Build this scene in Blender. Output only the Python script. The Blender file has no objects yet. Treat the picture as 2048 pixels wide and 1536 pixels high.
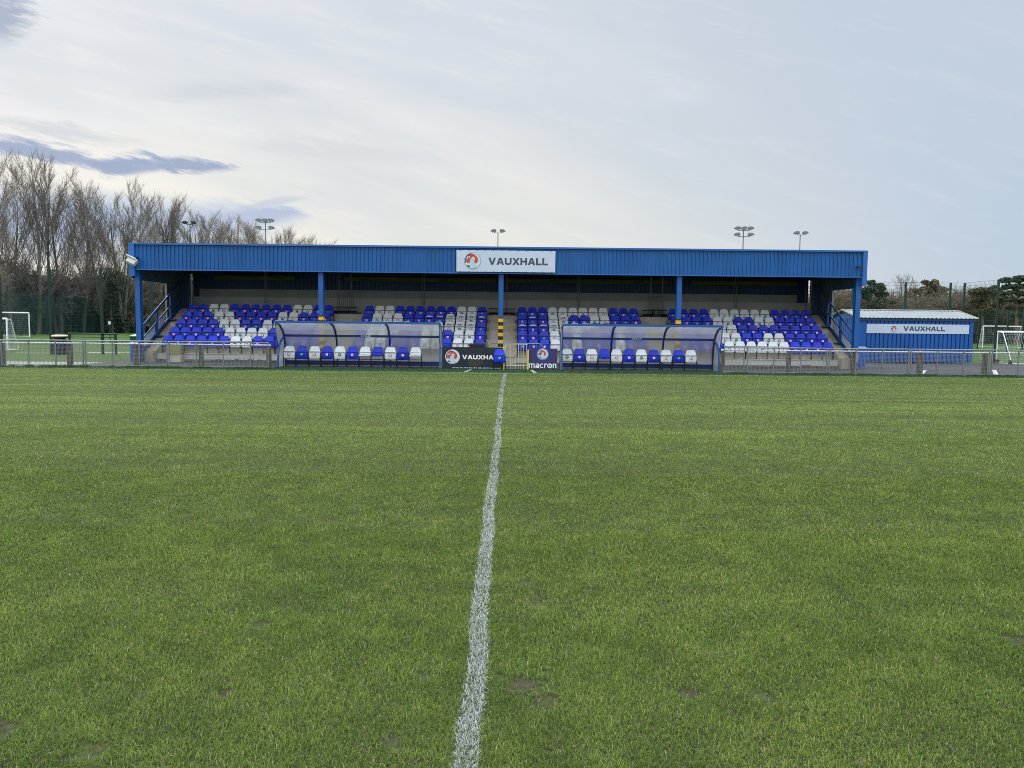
import bpy, math, random
import numpy as np
from mathutils import Vector, Matrix

random.seed(7)
rng = np.random.default_rng(7)
C = bpy.context.scene.collection
scene = bpy.context.scene

# ------------------------------------------------------------------ camera
F_PX = 1538.0                      # focal length in pixels of a 2048 px wide frame
CAM = Vector((0.0, 0.0, 1.76))
_yaw, _pitch, _roll = 0.0026, math.atan(118.0 / F_PX), 0.0106
_R0 = Vector((math.cos(_yaw), -math.sin(_yaw), 0))
_FW = Vector((math.sin(_yaw) * math.cos(_pitch), math.cos(_yaw) * math.cos(_pitch), -math.sin(_pitch)))
_U0 = _R0.cross(_FW)
_R = _R0 * math.cos(_roll) + _U0 * math.sin(_roll)
_U = _U0 * math.cos(_roll) - _R0 * math.sin(_roll)
cam_data = bpy.data.cameras.new('camera')
cam = bpy.data.objects.new('camera', cam_data)
C.objects.link(cam)
cam.matrix_world = Matrix(((_R.x, _U.x, -_FW.x, CAM.x), (_R.y, _U.y, -_FW.y, CAM.y),
                           (_R.z, _U.z, -_FW.z, CAM.z), (0, 0, 0, 1)))
cam_data.sensor_width = 36.0
cam_data.lens = 36.0 * F_PX / 2048.0
cam_data.clip_start = 0.05
cam_data.clip_end = 3000
scene.camera = cam


def at(px, py, Y):
    """The point of the plane at depth Y that the photograph shows at pixel (px, py)."""
    d = _FW + _R * ((px - 1024) / F_PX) + _U * ((768 - py) / F_PX)
    return CAM + d * (Y / d.y)


def xat(px, Y, py=690):
    return at(px, py, Y).x


def zat(px, py, Y):
    return at(px, py, Y).z


# ------------------------------------------------------------------ colour management, sky, sun
scene.view_settings.view_transform = 'Standard'
scene.view_settings.look = 'None'
scene.view_settings.exposure = 0.0
scene.view_settings.gamma = 1.0
scene.view_settings.use_curve_mapping = False
scene.render.engine = 'CYCLES'
scene.cycles.max_bounces = 8
scene.cycles.diffuse_bounces = 3
scene.cycles.glossy_bounces = 2
scene.cycles.transmission_bounces = 4
scene.cycles.transparent_max_bounces = 12
scene.cycles.pixel_filter_type = 'BLACKMAN_HARRIS'
scene.cycles.filter_width = 0.9
scene.cycles.use_denoising = True
scene.cycles.denoising_input_passes = 'RGB_ALBEDO_NORMAL'
scene.cycles.denoising_prefilter = 'NONE'
scene.cycles.use_adaptive_sampling = False
scene.cycles.sample_clamp_indirect = 3.0


def lin(r, g, b):
    def c(v):
        v /= 255.0
        return v / 12.92 if v <= 0.04045 else ((v + 0.055) / 1.055) ** 2.4
    return (c(r), c(g), c(b), 1.0)


SUN_AZ, SUN_EL = math.radians(-32), math.radians(24)      # azimuth from +Y towards +X
world = bpy.data.worlds.new('World')
scene.world = world
world.use_nodes = True
WN, WL = world.node_tree.nodes, world.node_tree.links
WN.clear()


def wmath(op, a, b=None, c=None, clamp=False):
    n = WN.new('ShaderNodeMath')
    n.operation = op
    n.use_clamp = clamp
    for i, v in enumerate((a, b, c)):
        if v is None:
            continue
        if isinstance(v, (int, float)):
            n.inputs[i].default_value = v
        else:
            WL.new(v, n.inputs[i])
    return n.outputs[0]


def wramp(v, lo, hi):
    n = WN.new('ShaderNodeMapRange')
    n.interpolation_type = 'SMOOTHSTEP'
    WL.new(v, n.inputs[0])
    n.inputs[1].default_value = lo
    n.inputs[2].default_value = hi
    return n.outputs[0]


def wmix(fac, a, b):
    n = WN.new('ShaderNodeMix')
    n.data_type = 'RGBA'
    if isinstance(fac, (int, float)):
        n.inputs[0].default_value = fac
    else:
        WL.new(fac, n.inputs[0])
    for i, v in ((6, a), (7, b)):
        if isinstance(v, tuple):
            n.inputs[i].default_value = v
        else:
            WL.new(v, n.inputs[i])
    return n.outputs[2]


def wnoise(vec, scale, detail=4, rough=0.55):
    n = WN.new('ShaderNodeTexNoise')
    n.inputs['Scale'].default_value = scale
    n.inputs['Detail'].default_value = detail
    n.inputs['Roughness'].default_value = rough
    WL.new(vec, n.inputs['Vector'])
    return n.outputs['Fac']


def build_world():
    tc = WN.new('ShaderNodeTexCoord')
    sep = WN.new('ShaderNodeSeparateXYZ')
    WL.new(tc.outputs['Generated'], sep.inputs[0])
    X, Y, Z = sep.outputs
    yy = wmath('MAXIMUM', wmath('ABSOLUTE', Y), 0.25)
    u, v = wmath('DIVIDE', X, yy), wmath('DIVIDE', Z, yy)
    # long wispy streaks that fall slightly to the right
    comb = WN.new('ShaderNodeCombineXYZ')
    WL.new(wmath('ADD', u, wmath('MULTIPLY', v, 0.2)), comb.inputs[0])
    WL.new(wmath('MULTIPLY', wmath('ADD', v, wmath('MULTIPLY', u, 0.24)), 4.6), comb.inputs[1])
    n1 = wnoise(comb.outputs[0], 1.7, 5, 0.52)
    n2 = wnoise(comb.outputs[0], 9.0, 5, 0.6)
    n3 = wnoise(comb.outputs[0], 34.0, 4, 0.6)
    du = wmath('MULTIPLY', wmath('SUBTRACT', n2, 0.5), 0.13)
    dv = wmath('MULTIPLY', wmath('SUBTRACT', n1, 0.5), 0.045)
    dv = wmath('ADD', dv, wmath('MULTIPLY', wmath('SUBTRACT', n2, 0.5), 0.022))
    du = wmath('ADD', du, wmath('MULTIPLY', wmath('SUBTRACT', n3, 0.5), 0.07))
    dv = wmath('ADD', dv, wmath('MULTIPLY', wmath('SUBTRACT', n3, 0.5), 0.012))
    uw, vw = wmath('ADD', u, du), wmath('ADD', v, dv)
    # broad veil: cream low on the left, grey-white above, pale blue to the right
    right = wramp(wmath('ADD', u, wmath('MULTIPLY', v, 0.5)), -0.12, 0.78)
    low = wramp(v, 0.40, 0.04)
    warm = wmix(low, lin(226, 229, 235), lin(246, 241, 229))
    cool = wmix(low, lin(199, 211, 225), lin(190, 206, 224))
    base = wmix(right, warm, cool)
    streak = wramp(n1, 0.34, 0.66)
    calm = wmath('SUBTRACT', 1.0, wmath('MULTIPLY', right, 0.6))
    base = wmix(wmath('MULTIPLY', wmath('MULTIPLY', wmath('SUBTRACT', 1.0, streak), 0.55), calm), base, lin(195, 208, 220))
    base = wmix(wmath('MULTIPLY', wmath('MULTIPLY', wramp(n2, 0.5, 0.72), 0.22), calm), base, lin(250, 248, 243))

    def cloud(col, px, py, ru, rv, tilt, amount, soft=0.55):
        nonlocal base
        dd = _FW + _R * ((px - 1024) / F_PX) + _U * ((768 - py) / F_PX)
        cu, cv = dd.x / dd.y, dd.z / dd.y
        a = math.radians(tilt)
        x = wmath('SUBTRACT', uw, cu)
        y = wmath('SUBTRACT', vw, cv)
        xr = wmath('ADD', wmath('MULTIPLY', x, math.cos(a) * F_PX / ru), wmath('MULTIPLY', y, math.sin(a) * F_PX / ru))
        yr = wmath('ADD', wmath('MULTIPLY', x, -math.sin(a) * F_PX / rv), wmath('MULTIPLY', y, math.cos(a) * F_PX / rv))
        d = wmath('SQRT', wmath('ADD', wmath('MULTIPLY', xr, xr), wmath('MULTIPLY', yr, yr)))
        m = wmath('MULTIPLY', wramp(d, 1.22, 1.08 - soft), amount)
        front = wramp(Y, 0.0, 0.1)
        base = wmix(wmath('MULTIPLY', m, front), base, col)

    slate, blue, grey = lin(142, 161, 197), lin(158, 184, 222), lin(196, 204, 214)
    cloud(blue, 175, 452, 380, 82, -4, 0.9, 0.7)
    cloud(blue, 470, 430, 130, 36, -6, 0.55, 0.7)
    cloud(lin(243, 238, 226), 480, 500, 330, 30, 0, 0.7, 0.8)
    cloud(grey, 110, 254, 190, 17, -9, 0.75, 0.9)
    cloud(grey, 455, 186, 190, 22, 2, 0.6, 1.0)
    cloud(grey, 640, 300, 240, 26, -6, 0.35, 1.0)
    cloud(slate, 90, 298, 235, 21, -7, 0.95, 0.6)
    cloud(slate, 250, 322, 66, 21, 0, 0.95, 0.6)
    cloud(slate, 372, 330, 92, 15, -4, 0.95, 0.6)
    cloud(lin(176, 190, 219), 515, 427, 105, 14, -2, 0.95, 0.7)
    cloud(lin(196, 204, 220), 548, 406, 80, 8, 8, 0.8, 0.8)
    cloud(lin(146, 162, 190), -10, 22, 62, 78, 0, 0.9, 0.7)
    # the overcast is brighter overhead than at the horizon, and so is the open sky at the viewer's back
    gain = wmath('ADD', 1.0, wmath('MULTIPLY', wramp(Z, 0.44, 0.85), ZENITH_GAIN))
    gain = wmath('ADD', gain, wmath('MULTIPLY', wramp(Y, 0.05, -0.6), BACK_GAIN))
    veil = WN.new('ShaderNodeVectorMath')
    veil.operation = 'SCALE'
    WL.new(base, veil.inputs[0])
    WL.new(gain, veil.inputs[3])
    sky = WN.new('ShaderNodeTexSky')
    sky.sky_type = 'NISHITA'
    sky.sun_disc = False
    sky.sun_elevation = SUN_EL
    sky.sun_rotation = SUN_AZ
    bg_clear = WN.new('ShaderNodeBackground')
    bg_clear.inputs[1].default_value = 0.10
    WL.new(sky.outputs[0], bg_clear.inputs[0])
    bg_cloud = WN.new('ShaderNodeBackground')
    bg_cloud.inputs[1].default_value = 1.0
    WL.new(veil.outputs[0], bg_cloud.inputs[0])
    mx = WN.new('ShaderNodeMixShader')
    mx.inputs[0].default_value = 0.95
    out = WN.new('ShaderNodeOutputWorld')
    WL.new(bg_clear.outputs[0], mx.inputs[1])
    WL.new(bg_cloud.outputs[0], mx.inputs[2])
    WL.new(mx.outputs[0], out.inputs[0])


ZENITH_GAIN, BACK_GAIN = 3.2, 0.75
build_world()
sun_data = bpy.data.lights.new('sun', 'SUN')
sun_data.energy = 1.1
sun_data.angle = math.radians(14)
sun_data.color = (1.0, 0.95, 0.86)
sun = bpy.data.objects.new('sun', sun_data)
C.objects.link(sun)
_sd = Vector((math.sin(SUN_AZ) * math.cos(SUN_EL), math.cos(SUN_AZ) * math.cos(SUN_EL), math.sin(SUN_EL)))
sun.rotation_euler = (-_sd).to_track_quat('-Z', 'Y').to_euler()
sun.location = _sd * 200

# ------------------------------------------------------------------ materials
MATS = {}


def mat(name, col, rough=0.6, var=0.12, scale=6.0, metal=0.0, spec=0.35, bump=0.0, bscale=40.0, rnd=0.0,
        col2=None, stretch=(1, 1, 1)):
    """A Principled material whose colour wanders with noise (dirt, fading), with optional bump and per-object variation."""
    if name in MATS:
        return MATS[name]
    m = bpy.data.materials.new(name)
    m.use_nodes = True
    N, L = m.node_tree.nodes, m.node_tree.links
    b = N['Principled BSDF']
    b.inputs['Roughness'].default_value = rough
    b.inputs['Metallic'].default_value = metal
    b.inputs['Specular IOR Level'].default_value = spec
    tc = N.new('ShaderNodeTexCoord')
    mp = N.new('ShaderNodeMapping')
    mp.inputs['Scale'].default_value = stretch
    L.new(tc.outputs['Object'], mp.inputs[0])
    no = N.new('ShaderNodeTexNoise')
    no.inputs['Scale'].default_value = scale
    no.inputs['Detail'].default_value = 5
    no.inputs['Roughness'].default_value = 0.65
    L.new(mp.outputs[0], no.inputs['Vector'])
    mr = N.new('ShaderNodeMapRange')
    mr.inputs[1].default_value, mr.inputs[2].default_value = 0.3, 0.7
    L.new(no.outputs['Fac'], mr.inputs[0])
    mix = N.new('ShaderNodeMix')
    mix.data_type = 'RGBA'
    c = tuple(col[:3])
    lo = tuple(x * (1 - var) for x in c) + (1,)
    hi = tuple(min(1, x * (1 + var)) for x in c) + (1,)
    if col2 is not None:
        lo, hi = c + (1,), tuple(col2[:3]) + (1,)
    mix.inputs[6].default_value, mix.inputs[7].default_value = lo, hi
    L.new(mr.outputs[0], mix.inputs[0])
    outc = mix.outputs[2]
    if rnd:
        oi = N.new('ShaderNodeObjectInfo')
        r2 = N.new('ShaderNodeMapRange')
        r2.inputs[3].default_value, r2.inputs[4].default_value = 1 - rnd, 1 + rnd
        L.new(oi.outputs['Random'], r2.inputs[0])
        hs = N.new('ShaderNodeHueSaturation')
        L.new(r2.outputs[0], hs.inputs['Value'])
        L.new(outc, hs.inputs['Color'])
        outc = hs.outputs[0]
    L.new(outc, b.inputs['Base Color'])
    if bump:
        nb = N.new('ShaderNodeTexNoise')
        nb.inputs['Scale'].default_value = bscale
        nb.inputs['Detail'].default_value = 4
        L.new(tc.outputs['Object'], nb.inputs['Vector'])
        bp = N.new('ShaderNodeBump')
        bp.inputs['Strength'].default_value = bump
        bp.inputs['Distance'].default_value = 0.02
        L.new(nb.outputs['Fac'], bp.inputs['Height'])
        L.new(bp.outputs[0], b.inputs['Normal'])
    MATS[name] = m
    return m


def panel_mat(name, col, opacity):
    """Weathered clear plastic sheet: part see-through, part milky."""
    m = bpy.data.materials.new(name)
    m.use_nodes = True
    N, L = m.node_tree.nodes, m.node_tree.links
    N.remove(N['Principled BSDF'])
    tr = N.new('ShaderNodeBsdfTransparent')
    tr.inputs[0].default_value = (0.93, 0.93, 0.94, 1)
    rf = N.new('ShaderNodeBsdfRefraction')
    rf.inputs['IOR'].default_value = 1.08
    rf.inputs['Roughness'].default_value = 0.4
    rf.inputs[0].default_value = (0.95, 0.95, 0.96, 1)
    df = N.new('ShaderNodeBsdfDiffuse')
    df.inputs[0].default_value = col
    tl = N.new('ShaderNodeBsdfTranslucent')
    tl.inputs[0].default_value = col
    gl = N.new('ShaderNodeBsdfGlossy')
    gl.inputs['Roughness'].default_value = 0.25
    a = N.new('ShaderNodeMixShader')
    a.inputs[0].default_value = 0.5
    L.new(df.outputs[0], a.inputs[1])
    L.new(tl.outputs[0], a.inputs[2])
    tc = N.new('ShaderNodeTexCoord')
    no = N.new('ShaderNodeTexNoise')
    no.inputs['Scale'].default_value = 2.2
    no.inputs['Detail'].default_value = 4
    L.new(tc.outputs['Object'], no.inputs['Vector'])
    mr = N.new('ShaderNodeMapRange')
    mr.inputs[1].default_value, mr.inputs[2].default_value = 0.3, 0.7
    mr.inputs[3].default_value, mr.inputs[4].default_value = opacity * 0.75, opacity * 1.25
    L.new(no.outputs['Fac'], mr.inputs[0])
    s = N.new('ShaderNodeMixShader')
    s.inputs[0].default_value = 0.6
    L.new(tr.outputs[0], s.inputs[1])
    L.new(rf.outputs[0], s.inputs[2])
    mx = N.new('ShaderNodeMixShader')
    L.new(mr.outputs[0], mx.inputs[0])
    L.new(s.outputs[0], mx.inputs[1])
    L.new(a.outputs[0], mx.inputs[2])
    g2 = N.new('ShaderNodeMixShader')
    g2.inputs[0].default_value = 0.03
    L.new(mx.outputs[0], g2.inputs[1])
    L.new(gl.outputs[0], g2.inputs[2])
    L.new(g2.outputs[0], N['Material Output'].inputs[0])
    return m


M_BLUE = mat('blue_paint', (0.010, 0.102, 0.315), 0.45, 0.16, 1.4, rnd=0.0, bump=0.05, bscale=12, stretch=(1.6, 1, 0.12))
M_BLUE_CAP = mat('blue_flashing', (0.025, 0.125, 0.40), 0.4, 0.08, 1.5)
M_BLUE_POST = mat('blue_post_paint', (0.014, 0.095, 0.31), 0.4, 0.12, 2.0)
M_BLUE_DUG = mat('dugout_blue_paint', (0.016, 0.085, 0.28), 0.4, 0.12, 2.5)
M_RAILB = mat('stair_rail_blue', (0.008, 0.055, 0.20), 0.4, 0.12, 2.0)
M_DUG_DK = mat('dugout_dark_blue', (0.006, 0.026, 0.13), 0.4, 0.12, 2.5)  # darker blue for the ribs, middle beam and bottom beam
M_NAVY = mat('dark_blue_cladding', (0.020, 0.048, 0.12), 0.6, 0.15, 1.0)
M_SHED = mat('shed_blue_paint', (0.012, 0.090, 0.32), 0.5, 0.14, 1.4, stretch=(1, 1, 0.3))
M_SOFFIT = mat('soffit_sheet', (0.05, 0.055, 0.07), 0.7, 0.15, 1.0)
M_STEEL_DK = mat('dark_steel', (0.02, 0.025, 0.035), 0.5, 0.2, 3)
M_CONC = mat('concrete', (0.46, 0.42, 0.34), 0.85, 0.22, 1.6, bump=0.2, bscale=25)
M_CONC_TAN = mat('tan_concrete', (0.37, 0.32, 0.245), 0.85, 0.25, 2.0, bump=0.2)
M_CONC_WALL = mat('pale_terrace_wall', (0.46, 0.45, 0.43), 0.85, 0.16, 1.2, bump=0.15)
M_CONC_BACK = mat('grey_block_wall', (0.37, 0.38, 0.37), 0.9, 0.12, 1.0, bump=0.2)
M_CONC_BACK2 = mat('dark_grey_block_wall', (0.25, 0.26, 0.26), 0.9, 0.15, 1.0)
M_MOSS = mat('damp_wall_foot', (0.09, 0.085, 0.07), 0.95, 0.35, 5.0, bump=0.3)
M_YEL_BAND = mat('olive_yellow_board', (0.07, 0.078, 0.014), 0.6, 0.15, 1.0)
M_SEAT_B = mat('blue_seat_plastic', (0.010, 0.036, 0.62), 0.33, 0.10, 5.0, rnd=0.12, spec=0.4)
M_SEAT_W = mat('white_seat_plastic', (0.80, 0.84, 0.86), 0.38, 0.07, 5.0, rnd=0.05, spec=0.4)
M_FRAME = mat('seat_frame_black', (0.012, 0.013, 0.02), 0.45, 0.2)
M_RED = mat('sticker_red', (0.50, 0.025, 0.03), 0.5, 0.15)
M_GREEN = mat('sticker_green', (0.015, 0.17, 0.07), 0.5, 0.15)
M_FADE = mat('sticker_faded', (0.32, 0.20, 0.24), 0.6, 0.2, 20)
M_FADE2 = mat('sticker_faded_core', (0.16, 0.14, 0.20), 0.6, 0.2, 20)
M_WHITE = mat('white_print', (0.80, 0.80, 0.80), 0.55, 0.05)
M_LABEL_DK = mat('grey_print', (0.22, 0.24, 0.33), 0.6, 0.1)
M_YELLOW = mat('hazard_yellow', (0.75, 0.40, 0.02), 0.5, 0.12)
M_BLACK = mat('hazard_black', (0.012, 0.012, 0.014), 0.5, 0.2)
M_BANNER = mat('white_banner', (0.52, 0.585, 0.68), 0.55, 0.05, 1.5)
M_SIGN_GREY = mat('sign_dark_grey', (0.055, 0.075, 0.085), 0.5, 0.1)
M_SILVER = mat('emblem_silver', (0.55, 0.63, 0.66), 0.4, 0.10, 8)
M_SILVER_DK = mat('emblem_rim', (0.30, 0.34, 0.37), 0.4, 0.12, 8)
M_TEAL = mat('emblem_pale_body', (0.45, 0.58, 0.62), 0.45, 0.12, 6)
M_EMB_RED = mat('emblem_red', (0.55, 0.055, 0.04), 0.45, 0.15, 8)
M_EMB_DK = mat('emblem_dark', (0.05, 0.04, 0.06), 0.5, 0.1)
M_BOARD_BK = mat('black_banner', (0.014, 0.02, 0.03), 0.5, 0.25, 3)
M_STAIN = mat('worn_banner_patch', (0.045, 0.043, 0.028), 0.8, 0.4, 14)
M_BOARD_NV = mat('navy_banner', (0.040, 0.035, 0.13), 0.5, 0.12, 3)
M_GALV = mat('galvanised_steel', (0.22, 0.225, 0.22), 0.5, 0.18, 10, metal=0.3)
M_MESH = mat('mesh_wire', (0.24, 0.235, 0.215), 0.6, 0.15, 8)
M_TIMBER = mat('weathered_post', (0.13, 0.115, 0.095), 0.9, 0.35, 9, bump=0.4, stretch=(1, 1, 0.2))
M_RAILW = mat('white_rail_paint', (0.80, 0.82, 0.84), 0.5, 0.06)
M_GATE = mat('cream_gate_paint', (0.56, 0.50, 0.27), 0.5, 0.2, 14)
M_GATE_Y = mat('yellow_gate_post', (0.62, 0.50, 0.06), 0.5, 0.15, 8)
M_GREENP = mat('green_fence_paint', (0.004, 0.028, 0.022), 0.5, 0.2, 3)
M_GREENW = mat('green_mesh_wire', (0.006, 0.038, 0.032), 0.5, 0.2, 3)
M_GOAL = mat('white_goal_frame', (0.85, 0.86, 0.88), 0.45, 0.05)
M_NET = mat('goal_net', (0.45, 0.47, 0.48), 0.8, 0.1)
M_BIN = mat('navy_bin', (0.014, 0.018, 0.05), 0.45, 0.2, 6)
M_CREAM = mat('cream_lid_ring', (0.62, 0.53, 0.30), 0.5, 0.12, 8)
M_BINBLUE = mat('blue_bin_plastic', (0.02, 0.10, 0.42), 0.45, 0.15, 4)
M_BINLID = mat('pale_blue_lid', (0.12, 0.24, 0.55), 0.4, 0.1, 4)
M_OLIVE = mat('olive_cover', (0.22, 0.21, 0.08), 0.8, 0.3, 6, bump=0.3)
M_LAMP = mat('lamp_housing', (0.60, 0.61, 0.55), 0.5, 0.12, 5)
M_LAMPGL = mat('lamp_glass', (0.50, 0.52, 0.46), 0.2, 0.08, 3)
M_MAST = mat('mast_grey', (0.16, 0.17, 0.20), 0.5, 0.15, 2)
M_MAST_DK = mat('mast_dark', (0.035, 0.04, 0.05), 0.5, 0.15, 2)
M_ROOFW = mat('weathered_white_roof', (0.265, 0.28, 0.285), 0.8, 0.22, 2.5, bump=0.1)
M_ROOFY = mat('lichen_roof_edge', (0.32, 0.31, 0.12), 0.8, 0.3, 8)
M_DKGREEN = mat('dark_green_bin', (0.012, 0.04, 0.03), 0.5, 0.2, 4)
M_PVC = mat('dark_plastic', (0.02, 0.022, 0.025), 0.5, 0.2, 5)
M_PANEL = panel_mat('cloudy_plastic_sheet', (0.58, 0.565, 0.55, 1), 0.60)
M_BARK = mat('grey_bark', (0.165, 0.142, 0.115), 0.95, 0.3, 1.2, bump=0.4, bscale=6, rnd=0.15)
M_TWIG = mat('bare_twigs', (0.205, 0.165, 0.13), 0.95, 0.25, 0.5, rnd=0.15)
M_SHRUB = mat('brown_brush', (0.175, 0.145, 0.098), 0.95, 0.35, 0.35, rnd=0.2)
M_SHRUB2 = mat('purple_brown_brush', (0.13, 0.108, 0.105), 0.95, 0.3, 0.35, rnd=0.2)
M_IVY = mat('ivy_leaves', (0.030, 0.040, 0.018), 0.6, 0.4, 0.8, rnd=0.15)
M_PINE = mat('pine_needles', (0.046, 0.072, 0.045), 0.7, 0.4, 0.6, rnd=0.15)
M_PINEB = mat('olive_brown_needles', (0.13, 0.11, 0.05), 0.8, 0.35, 0.6, rnd=0.15)
M_PALIS = mat('grey_palisade', (0.16, 0.18, 0.19), 0.6, 0.2, 2)


# ------------------------------------------------------------------ mesh helpers
class MB:
    def __init__(s):
        s.v, s.f, s.m = [], [], []

    def add(s, verts, faces, m=0):
        o = len(s.v)
        s.v.extend(tuple(p) for p in verts)
        for f in faces:
            s.f.append(tuple(i + o for i in f))
            s.m.append(m)

    def box(s, x0, x1, y0, y1, z0, z1, m=0):
        s.add([(x0, y0, z0), (x1, y0, z0), (x1, y1, z0), (x0, y1, z0), (x0, y0, z1), (x1, y0, z1), (x1, y1, z1), (x0, y1, z1)],
              [(0, 3, 2, 1), (4, 5, 6, 7), (0, 1, 5, 4), (1, 2, 6, 5), (2, 3, 7, 6), (3, 0, 4, 7)], m)

    def beam(s, p0, p1, w, h, m=0, up=(0, 0, 1)):
        """A rectangular bar from p0 to p1, w wide sideways and h high."""
        p0, p1 = Vector(p0), Vector(p1)
        d = (p1 - p0).normalized()
        up = Vector(up)
        if abs(d.dot(up)) > 0.98:
            up = Vector((0, 1, 0))
        a = d.cross(up).normalized()
        b = a.cross(d).normalized()
        vs = []
        for p in (p0, p1):
            for sa, sb in ((-1, -1), (1, -1), (1, 1), (-1, 1)):
                vs.append(p + a * (sa * w / 2) + b * (sb * h / 2))
        s.add(vs, [(0, 1, 2, 3), (7, 6, 5, 4), (0, 4, 5, 1), (1, 5, 6, 2), (2, 6, 7, 3), (3, 7, 4, 0)], m)

    def tube(s, pts, r, n=6, m=0, cap=True):
        pts = [Vector(p) for p in pts]
        rs = r if isinstance(r, (list, tuple)) else [r] * len(pts)
        rings = []
        for i, p in enumerate(pts):
            d = (pts[min(i + 1, len(pts) - 1)] - pts[max(i - 1, 0)])
            if d.length < 1e-9:
                d = Vector((0, 0, 1))
            d.normalize()
            ref = Vector((0, 0, 1)) if abs(d.z) < 0.9 else Vector((1, 0, 0))
            a = d.cross(ref).normalized()
            b = a.cross(d)
            rings.append([p + (a * math.cos(2 * math.pi * k / n) + b * math.sin(2 * math.pi * k / n)) * rs[i] for k in range(n)])
        vs = [q for ring in rings for q in ring]
        fs = []
        for i in range(len(pts) - 1):
            for k in range(n):
                k2 = (k + 1) % n
                fs.append((i * n + k, i * n + k2, (i + 1) * n + k2, (i + 1) * n + k))
        if cap:
            fs.append(tuple(range(n)))
            fs.append(tuple(len(vs) - 1 - k for k in range(n)))
        s.add(vs, fs, m)

    def prism(s, pts, origin, ax, ay, an, depth, m=0):
        """A flat outline pts (2D) laid out at origin along ax, ay and given thickness depth along an."""
        o, ax, ay, an = Vector(origin), Vector(ax), Vector(ay), Vector(an)
        n = len(pts)
        base = [o + ax * x + ay * y for x, y in pts]
        vs = base + [p + an * depth for p in base]
        fs = [tuple(range(n)), tuple(2 * n - 1 - k for k in range(n))]
        for k in range(n):
            k2 = (k + 1) % n
            fs.append((k, k + n, k2 + n, k2))
        s.add(vs, fs, m)

    def lathe(s, prof, cx, cy, n=24, m=0):
        vs, fs = [], []
        for r, z in prof:
            for k in range(n):
                a = 2 * math.pi * k / n
                vs.append((cx + r * math.cos(a), cy + r * math.sin(a), z))
        for i in range(len(prof) - 1):
            for k in range(n):
                k2 = (k + 1) % n
                fs.append((i * n + k, i * n + k2, (i + 1) * n + k2, (i + 1) * n + k))
        fs.append(tuple(reversed(range(n))))
        fs.append(tuple((len(prof) - 1) * n + k for k in range(n)))
        s.add(vs, fs, m)

    def shell(s, fn, nu, nv, thick, m=0):
        """A sheet fn(u, v) -> point, u and v in 0..1, thickened by the vector thick."""
        t = Vector(thick)
        W = nu + 1
        fr = [Vector(fn(i / nu, j / nv)) for j in range(nv + 1) for i in range(W)]
        n = len(fr)
        vs = fr + [p + t for p in fr]
        fs = []
        for j in range(nv):
            for i in range(nu):
                a = j * W + i
                q = (a, a + 1, a + W + 1, a + W)
                fs.append(q)
                fs.append(tuple(x + n for x in reversed(q)))
        edge = [i for i in range(W)] + [j * W + nu for j in range(1, nv + 1)] + [nv * W + i for i in range(nu - 1, -1, -1)] + [j * W for j in range(nv - 1, 0, -1)]
        for k in range(len(edge)):
            a, b = edge[k], edge[(k + 1) % len(edge)]
            fs.append((a, a + n, b + n, b))
        s.add(vs, fs, m)

    def build(s, name, mats, parent=None, origin=None, smooth=False):
        if not isinstance(mats, (list, tuple)):
            mats = [mats]
        if origin is None:
            origin = world_loc(parent) if parent else Vector((0, 0, 0))
        origin = Vector(origin)
        me = bpy.data.meshes.new(name)
        me.from_pydata([(x - origin.x, y - origin.y, z - origin.z) for x, y, z in s.v], [], s.f)
        for m in mats:
            me.materials.append(m)
        if len(mats) > 1:
            me.polygons.foreach_set('material_index', s.m)
        if smooth:
            me.polygons.foreach_set('use_smooth', [True] * len(s.f))
            try:
                me.set_sharp_from_angle(angle=math.radians(40))
            except Exception:
                pass
        me.update()
        o = bpy.data.objects.new(name, me)
        C.objects.link(o)
        if parent:
            o.parent = parent
        else:
            o.location = origin
        return o


def world_loc(o):
    p = Vector((0, 0, 0))
    while o is not None:
        p = p + o.location
        o = o.parent
    return p


def tag(o, label=None, cat=None, group=None, kind=None):
    if label:
        o['label'] = label
    if cat:
        o['category'] = cat
    if group:
        o['group'] = group
    if kind:
        o['kind'] = kind
    return o


def thing(name, loc, label, cat, group=None):
    o = bpy.data.objects.new(name, None)
    o.empty_display_size = 0.2
    C.objects.link(o)
    o.location = loc
    return tag(o, label, cat, group)


def copy_tree(o, parent=None):
    c = o.copy()
    C.objects.link(c)
    c.parent = parent
    for ch in list(o.children):
        copy_tree(ch, c)
    return c


ORD = ['first', 'second', 'third', 'fourth', 'fifth', 'sixth', 'seventh', 'eighth', 'ninth', 'tenth', 'eleventh', 'twelfth',
       'thirteenth', 'fourteenth', 'fifteenth', 'sixteenth', 'seventeenth', 'eighteenth', 'nineteenth', 'twentieth']


def cladding(mb, p0, p1, z0, z1, pitch, depth, nrm, m=0, prof=((0, 0), (.70, 0), (.765, 1), (.915, 1))):
    """Trapezoid-ribbed sheet standing from p0 to p1 (2D), ribs pushed out along nrm (2D)."""
    p0, p1, nrm = Vector(p0), Vector(p1), Vector(nrm)
    L = (p1 - p0).length
    d = (p1 - p0) / L
    pts = []
    n = int(L / pitch)
    pitch = L / n
    for k in range(n):
        s0 = k * pitch
        for t, h in prof:
            pts.append(p0 + d * (s0 + t * pitch) + nrm * (h * depth))
    pts.append(p1)
    vs = [(p.x, p.y, z0) for p in pts] + [(p.x, p.y, z1) for p in pts]
    N = len(pts)
    mb.add(vs, [(i, i + 1, N + i + 1, N + i) for i in range(N - 1)], m)


# lettering: wide bold capitals, one unit high
def mirror(pts, w):
    return [(w - x, y) for x, y in reversed(pts)]


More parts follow.
